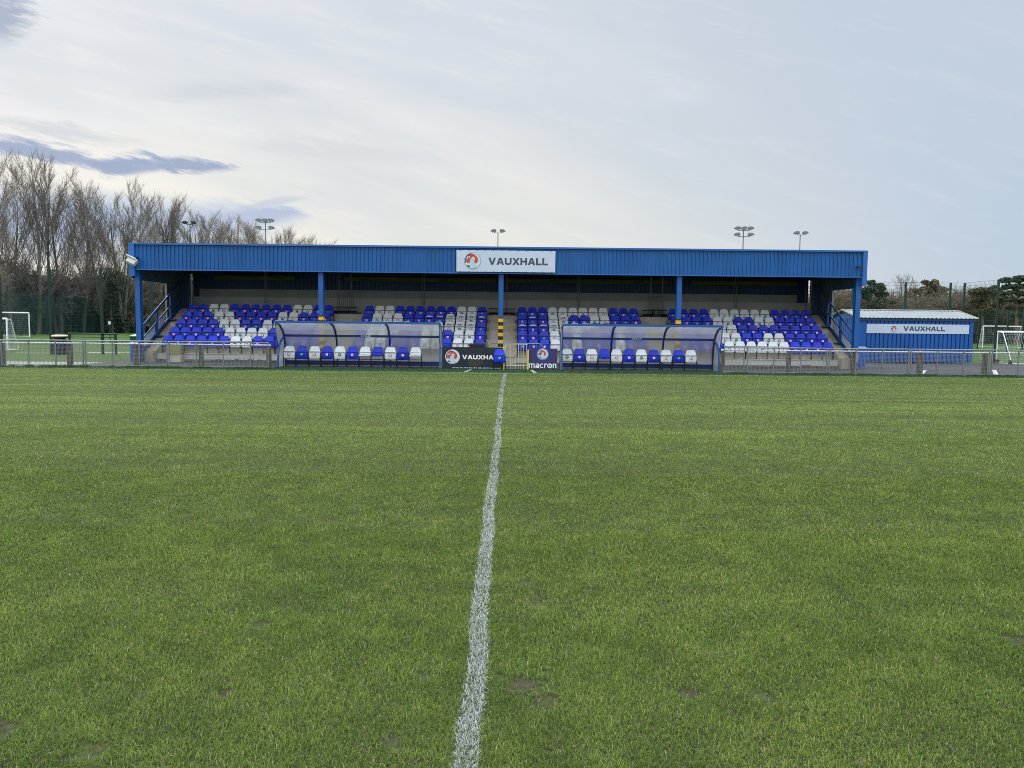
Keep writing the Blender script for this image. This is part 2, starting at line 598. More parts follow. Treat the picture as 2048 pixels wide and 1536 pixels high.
_A = [(0, 0), (.32, 0), (.40, .2), (.49, .42), (.61, .72), (.61, 1), (.42, 1)]
_Up = [(0, 1), (0, .3), (.05, .17), (.16, .07), (.30, .02), (.42, 0), (.56, 0), (.56, .24), (.48, .24), (.36, .28), (.3, .4), (.3, 1)]
GLYPH = {
    'V': (1.2, [[(0, 1), (.42, 0), (.78, 0), (1.2, 1), (.88, 1), (.6, .3), (.32, 1)]]),
    'A': (1.22, [_A, mirror(_A, 1.22), [(.40, .2), (.82, .2), (.73, .42), (.49, .42)]]),
    'U': (1.12, [_Up, mirror(_Up, 1.12)]),
    'X': (1.2, [[(0, 1), (.41, .5), (0, 0), (.36, 0), (.6, .32), (.84, 0), (1.2, 0), (.79, .5), (1.2, 1), (.84, 1), (.6, .68), (.36, 1)]]),
    'H': (1.1, [[(0, 0), (.3, 0), (.3, .38), (.8, .38), (.8, 0), (1.1, 0), (1.1, 1), (.8, 1), (.8, .62), (.3, .62), (.3, 1), (0, 1)]]),
    'L': (.92, [[(0, 0), (.92, 0), (.92, .24), (.3, .24), (.3, 1), (0, 1)]]),
    'O': (1.2, None), 'M': (1.35, [[(0, 0), (.28, 0), (.28, .6), (.55, 0), (.8, 0), (1.07, .6), (1.07, 0), (1.35, 0), (1.35, 1), (1.0, 1), (.675, .35), (.35, 1), (0, 1)]]),
    'E': (.95, [[(0, 0), (.95, 0), (.95, .22), (.3, .22), (.3, .4), (.85, .4), (.85, .6), (.3, .6), (.3, .78), (.95, .78), (.95, 1), (0, 1)]]),
    'W': (1.6, [[(0, 1), (.36, 0), (.66, 0), (.8, .5), (.94, 0), (1.24, 0), (1.6, 1), (1.3, 1), (1.08, .36), (.92, 1), (.68, 1), (.52, .36), (.3, 1)]]),
    'Y': (1.15, [[(0, 1), (.42, .42), (.42, 0), (.73, 0), (.73, .42), (1.15, 1), (.80, 1), (.575, .66), (.35, 1)]]),
}


def arc(cx, cy, r0, r1, a0, a1, n=10, sx=1.0):
    o = [(cx + sx * r1 * math.cos(math.radians(a0 + (a1 - a0) * k / n)), cy + r1 * math.sin(math.radians(a0 + (a1 - a0) * k / n))) for k in range(n + 1)]
    i = [(cx + sx * r0 * math.cos(math.radians(a0 + (a1 - a0) * k / n)), cy + r0 * math.sin(math.radians(a0 + (a1 - a0) * k / n))) for k in range(n, -1, -1)]
    return o + i


GLYPH['O'] = (1.2, [arc(.6, .5, .26, .5, 90, 270, 10, 1.2), arc(.6, .5, .26, .5, -90, 90, 10, 1.2)])
# lower-case letters of the kit banner (x-height = 1)
_mh = [(0, 0), (.2, 0), (.2, .7), (.28, .8), (.42, .8), (.5, .7), (.5, 0), (.7, 0), (.7, .8), (.6, .95), (.45, 1), (0, 1)]
GLYPH['m'] = (1.2, [_mh, [(.702, .8), (.9, .8), (.98, .7), (.98, 0), (1.18, 0), (1.18, .75), (1.1, .92), (.95, 1), (.62, 1), (.68, .9)]])
GLYPH['a'] = (.8, [[(.08, .95), (.55, 1), (.72, .92), (.78, .75), (.78, 0), (.2, 0), (.05, .1), (0, .28), (.05, .48), (.2, .58), (.58, .58), (.58, .74), (.5, .8), (.08, .78)]])
GLYPH['c'] = (.75, [arc(.45, .5, .3, .5, 60, 300, 12)])
GLYPH['r'] = (.5, [[(0, 0), (.2, 0), (.2, .65), (.3, .78), (.5, .8), (.5, 1), (.15, 1), (.04, .9), (0, .75)]])
GLYPH['o'] = (1.0, [arc(.5, .5, .32, .52, 90, 270, 10), arc(.5, .5, .32, .52, -90, 90, 10), [(.28, .72), (.47, .2), (.53, .2), (.72, .72), (.6, .72), (.5, .45), (.4, .72)]])
GLYPH['n'] = (.75, [[(0, 0), (.2, 0), (.2, .7), (.28, .8), (.45, .8), (.53, .7), (.53, 0), (.73, 0), (.73, .75), (.66, .92), (.5, 1), (0, 1)]])


def lettering(mb, text, x0, x1, z0, z1, y, m=0, gap=0.12, depth=0.004):
    """Letters standing in the plane at depth y (facing -Y), filling x0..x1 and z0..z1."""
    tot = sum(GLYPH[c][0] for c in text) + gap * (len(text) - 1)
    sx, sz = (x1 - x0) / tot, z1 - z0
    x = 0
    for c in text:
        w, polys = GLYPH[c]
        for pl in polys:
            mb.prism([((x + a) * sx, b * sz) for a, b in pl], (x0, y, z0), (1, 0, 0), (0, 0, 1), (0, -1, 0), depth, m)
        x += w + gap


def disc(r, n=32):
    return [(r * math.cos(2 * math.pi * k / n), r * math.sin(2 * math.pi * k / n)) for k in range(n)]


EMB_MATS = None


def emblem(name, cx, cz, y, R, parent, rim=None):
    """Round badge: silver rim, red sweep, pale beast's neck and a small flag."""
    mb = MB()
    ax, ay, an = (R, 0, 0), (0, 0, R), (0, -1, 0)
    o = (cx, y, cz)

    def pz(pts, lev, m):
        mb.prism(pts, (cx, y - 0.006 * lev, cz), ax, ay, an, 0.006, m)
    pz(disc(1.0, 40), 0, 1)
    pz(disc(.94, 40), 1, 0)
    pz([(-.37, -.25), (-.70, -.21), (-.75, .10), (-.70, .25), (-.33, .27), (-.27, .56), (-.58, .56), (-.45, .68), (-.25, .82), (-.05, .86), (.22, .74), (.45, .56),
        (.60, .35), (.66, .12), (.63, -.08), (.43, -.33), (.25, -.18), (.20, .02), (.33, .29), (.07, .54), (-.17, .32), (-.30, .02)][::-1], 2, 2)
    pz([(-.30, -.92 + .06), (-.40, -.5), (-.30, -.1), (-.15, .25), (.03, .50), (.12, .22), (.17, -.05), (.25, -.42), (.50, -.68), (.25, -.86), (0, -.90)][::-1], 3, 3)
    pz(arc(0, 0, .80, .90, 100, 196, 14), 2, 4)
    pz([(-.62, .50), (-.32, .50), (-.37, .31), (-.64, .31)][::-1], 3, 0)
    pz([(-.58, .46), (-.52, .46), (-.48, .38), (-.42, .46), (-.37, .46), (-.46, .33), (-.50, .33)][::-1], 4, 4)
    pz([(-.68, -.46), (-.36, -.58), (-.24, -.78), (-.52, -.70)][::-1], 3, 4)
    return mb.build(name, [M_SILVER, rim or M_SILVER_DK, M_EMB_RED, M_TEAL, M_EMB_DK], parent)
# ------------------------------------------------------------------ ground, paths, markings
def vnoise(x, y, seed):
    x, y = np.asarray(x, float), np.asarray(y, float)
    xi, yi = np.floor(x), np.floor(y)
    fx, fy = x - xi, y - yi
    fx, fy = fx * fx * (3 - 2 * fx), fy * fy * (3 - 2 * fy)

    def h(a, b):
        t = np.sin(a * 127.1 + b * 311.7 + seed * 74.7) * 43758.5453
        return t - np.floor(t)
    return (h(xi, yi) * (1 - fx) + h(xi + 1, yi) * fx) * (1 - fy) + (h(xi, yi + 1) * (1 - fx) + h(xi + 1, yi + 1) * fx) * fy


def fbm(x, y, seed, octs=3):
    s, a, t = 0, 1.0, 0
    for k in range(octs):
        s = s + a * vnoise(x * 2 ** k, y * 2 ** k, seed + k)
        t += a
        a *= 0.55
    return s / t


def turf_mat(name, cols, scales, bump=0.6):
    m = bpy.data.materials.new(name)
    m.use_nodes = True
    N, L = m.node_tree.nodes, m.node_tree.links
    b = N['Principled BSDF']
    b.inputs['Roughness'].default_value = 0.9
    b.inputs['Specular IOR Level'].default_value = 0.15
    tc = N.new('ShaderNodeTexCoord')
    cur = None
    for k, (c, s) in enumerate(zip(cols[1:], scales)):
        mp = N.new('ShaderNodeMapping')
        mp.inputs['Location'].default_value = (k * 7.3, k * 3.1, 0)
        L.new(tc.outputs['Object'], mp.inputs[0])
        no = N.new('ShaderNodeTexNoise')
        no.inputs['Scale'].default_value = s
        no.inputs['Detail'].default_value = 4
        L.new(mp.outputs[0], no.inputs['Vector'])
        mr = N.new('ShaderNodeMapRange')
        mr.inputs[1].default_value, mr.inputs[2].default_value = 0.42, 0.68
        L.new(no.outputs['Fac'], mr.inputs[0])
        mx = N.new('ShaderNodeMix')
        mx.data_type = 'RGBA'
        L.new(mr.outputs[0], mx.inputs[0])
        if cur is None:
            mx.inputs[6].default_value = cols[0] + (1,)
        else:
            L.new(cur, mx.inputs[6])
        mx.inputs[7].default_value = c + (1,)
        cur = mx.outputs[2]
    L.new(cur, b.inputs['Base Color'])
    nb = N.new('ShaderNodeTexNoise')
    nb.inputs['Scale'].default_value = 30
    nb.inputs['Detail'].default_value = 6
    L.new(tc.outputs['Object'], nb.inputs['Vector'])
    bp = N.new('ShaderNodeBump')
    bp.inputs['Strength'].default_value = bump
    bp.inputs['Distance'].default_value = 0.05
    L.new(nb.outputs['Fac'], bp.inputs['Height'])
    L.new(bp.outputs[0], b.inputs['Normal'])
    return m


M_TURF = turf_mat('pitch_turf', [(0.085, 0.125, 0.022), (0.105, 0.150, 0.030), (0.060, 0.085, 0.020), (0.13, 0.15, 0.045)], [0.35, 14, 3.0])
M_SOIL = turf_mat('turf_thatch', [(0.062, 0.076, 0.022), (0.085, 0.100, 0.028), (0.078, 0.062, 0.040), (0.036, 0.042, 0.016)], [3, 9, 25])
M_FIELD = turf_mat('far_field_turf', [(0.060, 0.120, 0.020), (0.085, 0.140, 0.028), (0.048, 0.095, 0.018), (0.07, 0.12, 0.03)], [0.2, 1.4, 4.0])
M_STRIP = turf_mat('dark_turf_strip', [(0.030, 0.072, 0.040), (0.042, 0.088, 0.046), (0.026, 0.058, 0.034), (0.05, 0.08, 0.05)], [0.8, 5, 12], 0.3)
M_TARMAC = mat('tarmac', (0.060, 0.060, 0.064), 0.9, 0.3, 1.5, bump=0.4, bscale=60)
M_PATH = mat('pale_path', (0.27, 0.26, 0.24), 0.9, 0.2, 1.2, bump=0.2)
M_PAINT = mat('road_paint', (0.62, 0.62, 0.60), 0.8, 0.2, 12)


def sheet(name, x0, x1, y0, y1, z, m):
    mb = MB()
    mb.add([(x0, y0, z), (x1, y0, z), (x1, y1, z), (x0, y1, z)], [(0, 1, 2, 3)])
    return tag(mb.build(name, m), kind='structure')


sheet('ground', -900, 900, -60, 1800, -0.012, M_FIELD)
sheet('pitch', -55, 55, -8, 28.25, -0.006, M_TURF)
sheet('touchline_strip', -55, 55, 28.25, 30.75, -0.004, M_STRIP)
sheet('tarmac', -17.2, 47, 30.75, 39.8, -0.004, M_TARMAC)
tar2 = MB()
tar2.add([(9.0, 29.3, 0.0), (47, 29.3, 0.0), (47, 30.75, 0.0), (9.0, 30.75, 0.0)], [(0, 1, 2, 3)])
tar2.add([(-17.2, 29.3, 0.0), (-9.25, 29.3, 0.0), (-9.25, 30.75, 0.0), (-17.2, 30.75, 0.0)], [(0, 1, 2, 3)])
tag(tar2.build('tarmac', M_TARMAC), kind='structure')
sheet('path', -47, -17.2, 29.3, 32.7, 0.0, M_PATH)
mk = MB()
for (pa, pb) in (((1850, 741), (1840, 750)), ((1988, 740), (1993, 750))):
    a, b = at(pa[0], pa[1], 30), at(pb[0], pb[1], 30)
    g0 = CAM + (a - CAM) * (1.76 / (1.76 - a.z))
    g1 = CAM + (b - CAM) * (1.76 / (1.76 - b.z))
    w = 0.09
    mk.add([(g0.x - w, g0.y, 0.004), (g1.x - w, g1.y, 0.004), (g1.x + w, g1.y, 0.004), (g0.x + w, g0.y, 0.004)], [(0, 1, 2, 3)])
tag(mk.build('parking_markings', M_PAINT), kind='structure')
mk = MB()
for (xa, ya, xb, yb) in ((-1.67, 28.6, -1.55, 30.2), (0.93, 28.5, 0.84, 30.1)):
    mk.add([(xa - .06, ya, 0.0), (xa + .06, ya, 0.0), (xb + .06, yb, 0.0), (xb - .06, yb, 0.0)], [(0, 1, 2, 3)])
tag(mk.build('technical_area_markings', mat('turf_paint', (0.62, 0.64, 0.62), 0.9, 0.2, 20)), kind='structure')
# far playing-field lines behind the stand
mk = MB()
for (px, py, qx, qy) in ((28, 706, 120, 706.5), (172, 705, 262, 706)):
    a, b = at(px, py, 40), at(qx, qy, 40)
    g0 = CAM + (a - CAM) * (1.76 / (1.76 - a.z))
    g1 = CAM + (b - CAM) * (1.76 / (1.76 - b.z))
    mk.add([(g0.x, g0.y, 0.0), (g1.x, g1.y, 0.0), (g1.x, g1.y + .35, 0.0), (g0.x, g0.y + .35, 0.0)], [(0, 1, 2, 3)])
tag(mk.build('field_markings', M_PAINT), kind='structure')

# ------------------------------------------------------------------ grass blades
LINE_W = 0.101


def ground_at(px, py):
    d = at(px, py, 10.0) - CAM
    return CAM + d * (-CAM.z / d.z)


LINE_PTS = np.array([tuple(ground_at(px, py))[:2] for px, py in (
    (926, 1560), (929, 1536), (938, 1460), (947.5, 1386), (956, 1300), (961, 1236), (966, 1160), (973, 1080), (981, 1000), (989, 930), (994.3, 890), (997, 850),
    (999.6, 818), (1003, 785), (1010.4, 746))])


def line_x(y):
    """Centre of the hand-painted halfway line, which wanders a little."""
    y = np.asarray(y, float)
    return np.interp(y, LINE_PTS[:, 1], LINE_PTS[:, 0]) + 0.006 * np.sin(y * 2.3) + 0.004 * np.sin(y * 5.1)


def blade_mat(name):
    m = bpy.data.materials.new(name)
    m.use_nodes = True
    N, L = m.node_tree.nodes, m.node_tree.links
    N.remove(N['Principled BSDF'])
    at_ = N.new('ShaderNodeVertexColor')
    at_.layer_name = 'blade_colour'
    df = N.new('ShaderNodeBsdfDiffuse')
    tl = N.new('ShaderNodeBsdfTranslucent')
    gl = N.new('ShaderNodeBsdfGlossy')
    gl.inputs['Roughness'].default_value = 0.45
    L.new(at_.outputs[0], df.inputs[0])
    L.new(at_.outputs[0], tl.inputs[0])
    a = N.new('ShaderNodeMixShader')
    a.inputs[0].default_value = 0.35
    L.new(df.outputs[0], a.inputs[1])
    L.new(tl.outputs[0], a.inputs[2])
    b = N.new('ShaderNodeMixShader')
    b.inputs[0].default_value = 0.012
    L.new(a.outputs[0], b.inputs[1])
    L.new(gl.outputs[0], b.inputs[2])
    L.new(b.outputs[0], N['Material Output'].inputs[0])
    return m


M_BLADE = blade_mat('grass_blade')
N_SPOT = 20
spot_y = 2.4 + rng.random(N_SPOT) ** 1.7 * 10
spot_x = (rng.random(N_SPOT) - 0.5) * 1.5 * spot_y
spot_r = 0.02 + 0.05 * rng.random(N_SPOT) ** 2
for px, py, r in ((1060, 1375, .075), (1085, 1405, .06), (1035, 1372, .05), (1070, 1208, .07), (520, 1250, .06), (845, 1352, .05), (1100, 1345, .03),
                  (1380, 1390, .05), (180, 1505, .07), (2030, 1280, .06), (1520, 1390, .05), (790, 1490, .04)):
    a = at(px, py, 4)
    g = CAM + (a - CAM) * (1.76 / (1.76 - a.z))
    spot_x, spot_y, spot_r = np.append(spot_x, g.x), np.append(spot_y, g.y), np.append(spot_r, r)


MARGIN = 2.6


def grow(bands):
    xs, ys = [], []
    for y0, y1, dens in bands:
        n = int(0.74 * (y1 ** 2 - y0 ** 2) * dens)
        y = np.sqrt(y0 ** 2 + rng.random(n) * (y1 ** 2 - y0 ** 2))
        xs.append((rng.random(n) * 2 - 1) * 0.74 * y)
        ys.append(y)
        # a margin either side of what the photograph takes in
        m = int(2 * MARGIN * (y1 - y0) * dens * 0.7)
        y = y0 + rng.random(m) * (y1 - y0)
        side = np.where(rng.random(m) < .5, -1, 1)
        xs.append(side * (0.74 * y + rng.random(m) * MARGIN))
        ys.append(y)
    return np.concatenate(xs), np.concatenate(ys)


def blades(name, x, y, col, length, width, lean):
    n = len(x)
    ang = rng.random(n) * 2 * np.pi                  # which way the blade falls
    tw = ang + np.pi / 2 + (rng.random(n) - 0.5) * 1.2
    dx, dy = np.cos(ang), np.sin(ang)
    wx, wy = np.cos(tw) * width / 2, np.sin(tw) * width / 2
    h1, h2 = length * 0.55 * np.cos(lean * 0.5), length * (0.55 * np.cos(lean * 0.5) + 0.45 * np.cos(lean * 1.35))
    r1, r2 = length * 0.55 * np.sin(lean * 0.5), length * (0.55 * np.sin(lean * 0.5) + 0.45 * np.sin(lean * 1.35))
    V = np.empty((n, 5, 3), np.float32)
    V[:, 0] = np.stack([x - wx, y - wy, np.full(n, -0.004)], 1)
    V[:, 1] = np.stack([x + wx, y + wy, np.full(n, -0.004)], 1)
    V[:, 2] = np.stack([x + dx * r1 + wx * .8, y + dy * r1 + wy * .8, h1], 1)
    V[:, 3] = np.stack([x + dx * r1 - wx * .8, y + dy * r1 - wy * .8, h1], 1)
    V[:, 4] = np.stack([x + dx * r2, y + dy * r2, h2], 1)
    base = (np.arange(n) * 5)[:, None]
    loops = (base + np.array([0, 1, 2, 3, 3, 2, 4])[None, :]).astype(np.int32).ravel()
    starts = ((np.arange(n) * 7)[:, None] + np.array([0, 4])[None, :]).astype(np.int32).ravel()
    me = bpy.data.meshes.new(name)
    me.vertices.add(n * 5)
    me.vertices.foreach_set('co', V.ravel())
    me.loops.add(n * 7)
    me.loops.foreach_set('vertex_index', loops)
    me.polygons.add(n * 2)
    me.polygons.foreach_set('loop_start', starts)
    ca = me.color_attributes.new('blade_colour', 'FLOAT_COLOR', 'POINT')
    cc = np.ones((n, 5, 4), np.float32)
    cc[:, :, :3] = col[:, None, :]
    ca.data.foreach_set('color', cc.ravel())
    me.update(calc_edges=True)
    me.materials.append(M_BLADE)
    o = bpy.data.objects.new(name, me)
    C.objects.link(o)
    return o


def pick(a, b, t):
    return a[None, :] * (1 - t[:, None]) + b[None, :] * t[:, None]


def make_grass():
    x, y = grow(GRASS_BANDS)
    # bare divots thin the sward out
    keep = np.ones(len(x), bool)
    near = np.where(y < 14)[0]
    for sx, sy, sr in zip(spot_x, spot_y, spot_r):
        d = np.hypot(x[near] - sx, (y[near] - sy) * 0.9) / sr * (0.35 + 1.3 * vnoise(x[near] * 32, y[near] * 32, 5))
        keep[near] &= ~((d < 1.0) & (rng.random(len(near)) < 0.93))
    x, y = x[keep], y[keep]
    n = len(x)
    dark, mid = np.array([.054, .108, .016]), np.array([.170, .250, .040])
    yel, straw = np.array([.33, .355, .075]), np.array([.42, .38, .19])
    t = fbm(x * 0.8, y * 0.8, 3, 3)
    t2 = fbm(x * 5, y * 5, 9, 3)
    col = pick(dark, mid, np.clip(rng.random(n) * 0.85 + (t2 - 0.5) * 1.1 + 0.10, 0, 1))
    col = pick(np.array([0., 0, 0]), np.array([1., 1, 1]), np.zeros(n)) + col
    f = np.clip((rng.random(n) - 0.56) * 1.7 + (t - 0.5) * 0.7, 0, 1)[:, None]
    col = col * (1 - f) + yel[None] * f
    dead = rng.random(n) < 0.030 + 0.08 * np.clip((t2 - 0.55) * 4, 0, 1)
    col[dead] = straw * (0.6 + 0.5 * rng.random((dead.sum(), 1)))
    # rows left by the mower, running along the pitch
    row = 0.45 * (vnoise(x * 0.10, y * 1.15, 21) - 0.5) + 0.50 * (vnoise(x * 0.22, y * 3.4, 23) - 0.5) + 0.25 * (vnoise(x * 0.6, y * 8.0, 24) - 0.5)
    band = np.clip((y - 8) / 10, 0, 1)
    col *= (1 + (0.25 + 0.60 * band) * row + 0.20 * band + 0.50 * (rng.random(n) - 0.5))[:, None]
    bb = (0.38 * band)[:, None]
    col = col * (1 - bb) + np.array([.262, .345, .110])[None] * (1 + 0.8 * row[:, None]) * bb
    far = np.clip((y - 5) / 20, 0, 1)
    ln = (0.021 + 0.024 * rng.random(n)) * (1 - 0.25 * far) * (0.75 + 0.6 * t2)
    wd = (0.0020 + 0.0013 * rng.random(n)) * (np.maximum(y, 3.5) / 3.5) ** 0.66
    lean = 0.75 + 1.15 * rng.random(n)
    # the painted line
    off = x - line_x(y) + 0.010 * (vnoise(x * 0 + 3, y * 9, 31) - 0.5) + 0.007 * (rng.random(n) - 0.5)
    inside = np.abs(off) < LINE_W / 2
    edge = np.clip(np.abs(off) / (LINE_W / 2), 0, 1)
    p_white = 0.54 + 0.32 * edge ** 2 + 0.25 * (fbm(x * 6, y * 3, 41, 2) - 0.5) + 0.12 * far
    p_white = np.where(np.abs(off) < LINE_W / 2, p_white, 0)
    white = inside & (rng.random(n) < p_white)
    touch = (y > 28.02) & (y < 28.14) & (fbm(x * 1.6, y * 0, 51, 2) > 0.50) & (rng.random(n) < 0.8)
    wcol = np.array([.56, .59, .55])[None] * (0.78 + 0.32 * rng.random((n, 1)))
    line = inside & (y < 28.1)
    col = np.where(white[:, None], wcol, col)
    lcol = col[line]
    grey = ~white[line]
    lcol[grey] = lcol[grey] * 0.4 + np.array([.26, .30, .24])[None] * 0.6
    o = blades('halfway_line', x[line], y[line], lcol, ln[line], wd[line] * 1.1, lean[line])
    tag(o, kind='structure')
    if touch.any():
        o = blades('touchline', x[touch], y[touch], wcol[touch] * 0.8, ln[touch], wd[touch], lean[touch])
        tag(o, kind='structure')
    rest = ~line & ~touch
    # dark, damp turf off the field of play and long tufts under the barriers
    m = 46000
    ex, ey = (rng.random(m) * 2 - 1) * 23, 28.25 + rng.random(m) * 2.3
    out = (np.abs(ex + .6) > 8.6) & (ey > 29.25)
    ex, ey = ex[~out], ey[~out]
    m2 = 9000
    tx = np.concatenate([-21 + rng.random(m2) * 11.8, 8.35 + rng.random(m2) * 14])
    ty = 29.36 + rng.normal(size=2 * m2) * .07
    tuft = (vnoise(tx * 3.1, ty * 0, 61) > 0.42) | (rng.random(2 * m2) < .25)
    tx, ty = tx[tuft], ty[tuft]
    ecol = np.array([.040, .095, .030])[None] * (0.6 + 0.8 * rng.random((len(ex), 1)))
    tcol = np.array([.070, .125, .022])[None] * (0.5 + 0.9 * rng.random((len(tx), 1)))
    gx_, gy_ = np.concatenate([x[rest], ex, tx]), np.concatenate([y[rest], ey, ty])
    gcol = np.concatenate([col[rest], ecol, tcol])
    gln = np.concatenate([ln[rest], .02 + .02 * rng.random(len(ex)), .04 + .07 * rng.random(len(tx)) ** 2])
    gwd = np.concatenate([wd[rest], np.full(len(ex), .011), np.full(len(tx), .007)])
    gle = np.concatenate([lean[rest], .5 + .8 * rng.random(len(ex)), .2 + .6 * rng.random(len(tx))])
    g = blades('grass', gx_, gy_, gcol, gln, gwd, gle)
    tag(g, 'short mown winter grass covering the football pitch', 'grass', kind='stuff')


GRASS_BANDS = [(2.2, 4.5, 16000), (4.5, 6.5, 10500), (6.5, 9, 5500), (9, 13, 2800), (13, 19, 1500), (19, 28.2, 800)]
mb = MB()
mb.add([(-(.74 * 2.2 + 2.4), 2.2, -.002), (.74 * 2.2 + 2.4, 2.2, -.002), (.74 * 28.22 + 2.4, 28.22, -.002), (-(.74 * 28.22 + 2.4), 28.22, -.002)], [(0, 1, 2, 3)])
tag(mb.build('turf_base', M_SOIL), kind='structure')
make_grass()

# ------------------------------------------------------------------ the grandstand
TR_Y0, TR_T, TR_Z0, TR_R = 33.85, 0.70, 0.36, 0.37
XL, XR = -16.2, 15.15
Y_POST, Y_BACK = 33.3, 39.0
stand = thing('grandstand', (0, 34, 0), 'long blue roofed grandstand with tiered seats and five blue posts', 'grandstand')
FB, FT = zat(1000, 545.5, 33.05), zat(1000, 497, 33.05)
xf0, xf1 = xat(259, 33.05, 510), xat(1733, 33.05, 530)

mb = MB()
cladding(mb, (xf0 + .24, 33.06), (xf1 - .19, 33.06), FB, FT, 0.168, 0.045, (0, -1))
mb.box(xf0 + .24, xf1 - .19, 33.064, 33.09, FB, FT)
fascia = mb.build('fascia', M_BLUE, stand)
mb = MB()
zc = zat(1000, 494, 32.95)
mb.box(xf0, xf1, 32.955, 33.16, FT + .002, zc + .02)
mb.box(xf0, xf0 + .235, 32.96, 33.2, zat(262, 552, 33), FT)
mb.box(xf1 - .185, xf1, 32.96, 33.2, zat(1728, 571, 33), FT)
mb.box(xf0 + .24, xf1 - .19, 33.03, 33.1, FB - .05, FB - .002)
mb.build('fascia_trim', M_BLUE_CAP, stand)

# roof slab, falling to the rear, with purlins and rafters
mb = MB()
zr0, zr1 = zc - .03, 4.72
mb.add([(xf0, 33.16, zr0), (xf1, 33.16, zr0), (xf1, 39.5, zr1), (xf0, 39.5, zr1),
        (xf0, 33.16, zr0 - .08), (xf1, 33.16, zr0 - .08), (xf1, 39.5, zr1 - .08), (xf0, 39.5, zr1 - .08)],
       [(0, 1, 2, 3), (7, 6, 5, 4), (0, 4, 5, 1), (1, 5, 6, 2), (2, 6, 7, 3), (3, 7, 4, 0)])
mb.build('roof', M_SOFFIT, stand)
post_px = [278, 643, 1001.8, 1357, 1713.4]
post_x = [xat(p, Y_POST, 620) for p in post_px]
mb = MB()
for k in range(6):
    y = 33.5 + k * 1.05
    z = zr0 + (zr1 - zr0) * (y - 33.16) / 6.34 - .1
    mb.box(XL + .1, XR - .1, y, y + .07, z - .17, z)
mb.build('purlins', M_STEEL_DK, stand)
for x in post_x:
    mb = MB()
    mb.beam((x, 33.35, zr0 - .48), (x, 38.9, zr1 - .42), 0.14, 0.32)
    mb.build('rafter', M_STEEL_DK, stand)
for i, x in enumerate(post_x):
    mb = MB()
    zt = FB - .055 if 0 < i < 4 else zr0 - .35
    w = 0.205
    mb.box(x - w / 2, x + w / 2, 33.2, 33.23, 0, zt)
    mb.box(x - w / 2, x + w / 2, 33.42, 33.45, 0, zt)
    mb.box(x - .02, x + .02, 33.23, 33.42, 0, zt)
    mb.box(x - w / 2 - .06, x + w / 2 + .06, 33.15, 33.5, 0, .025)
    p = mb.build('post', M_BLUE_POST, stand)
    if 0 < i < 4:
        st = MB()
        z0, k = 2.03, 0
        st.box(x - w / 2 - .004, x + w / 2 + .004, 33.194, 33.456, z0, z0 + .05, 1)
        while z0 > 0.1:
            st.box(x - w / 2 - .004, x + w / 2 + .004, 33.194, 33.456, max(z0 - .152, 0.03), z0, k % 2)
            z0 -= .152
            k += 1
        st.build('hazard_stripes', [M_YELLOW, M_BLACK], p, origin=world_loc(p))

# terraces
xa, xb = -15.52, 14.46
mb = MB()
for k in range(5):
    mb.box(xa, xb, TR_Y0 + TR_T * k, 39.0, 0 if k == 0 else TR_Z0 + TR_R * (k - 1) + .001, TR_Z0 + TR_R * k)
mb.box(xa, xb, TR_Y0 + TR_T * 5, 38.98, TR_Z0 + TR_R * 4 + .001, TR_Z0 + TR_R * 5)
mb.build('terrace', M_CONC, stand)
mb = MB()
mb.box(xa, xb, TR_Y0 - .03, TR_Y0 - .003, .10, TR_Z0 - .03)
tw = mb.build('terrace_front_wall', M_CONC_WALL, stand)
mb = MB()
mb.box(xa - .01, xb + .01, TR_Y0 - .045, TR_Y0 + .06, TR_Z0 - .028, TR_Z0 + .004)
mb.build('nosing', M_CONC_TAN, stand)
mb = MB()
nseg = 150
for k in range(nseg):
    x0 = xa + (xb - xa) * k / nseg
    h = .06 + .08 * random.random()
    mb.box(x0, x0 + (xb - xa) / nseg + .002 * (k % 2), TR_Y0 - .036 - .003 * (k % 2), TR_Y0 - .031, 0, h)
mb.build('damp_wall_foot', M_MOSS, stand)
# half steps in the three gangways
AISLES = [(-8.42, -7.10), (-1.02, .20), (6.25, 7.45)]
for (s0, s1) in AISLES:
    mb = MB()
    mb.box(s0, s1, TR_Y0 - .42, TR_Y0 - .05, 0, .17)
    for k in range(5):
        mb.box(s0, s1, TR_Y0 + TR_T * (k + 1) - .33, TR_Y0 + TR_T * (k + 1) - .001, TR_Z0 + TR_R * k + .001, TR_Z0 + TR_R * k + .185)
    mb.build('gangway_steps', M_CONC, stand)
# back wall
mb = MB()
mb.box(XL + .12, XR - .1, 39.0, 39.15, 0, 3.02)
mb.build('back_wall', M_CONC_BACK, stand)
mb = MB()
mb.box(XL + .5, XR - .7, 39.04, 39.15, 3.022, 3.42)
mb.build('upper_back_wall', M_CONC_BACK2, stand)
mb = MB()
cladding(mb, (XL + .1, 39.16), (XR - .1, 39.16), 3.0, zr1 - .1, 0.2, 0.03, (0, -1))
mb.build('rear_cladding', M_NAVY, stand)
mb = MB()
for (a, b) in ((430, 590), (690, 990), (1012, 1330), (1380, 1590)):
    mb.box(xat(a, 38.6), xat(b, 38.6), 38.6, 38.63, 3.86, 4.06)
yb = mb.build('yellow_board', M_YEL_BAND, stand)
for px in (728, 886, 1107, 1275, 560):
    mb = MB()
    x = xat(px, 38.6)
    mb.box(x - .25, x + .25, 38.592, 38.598, 3.92, 4.0)
    mb.build('dark_patch', M_STEEL_DK, yb, origin=world_loc(yb))
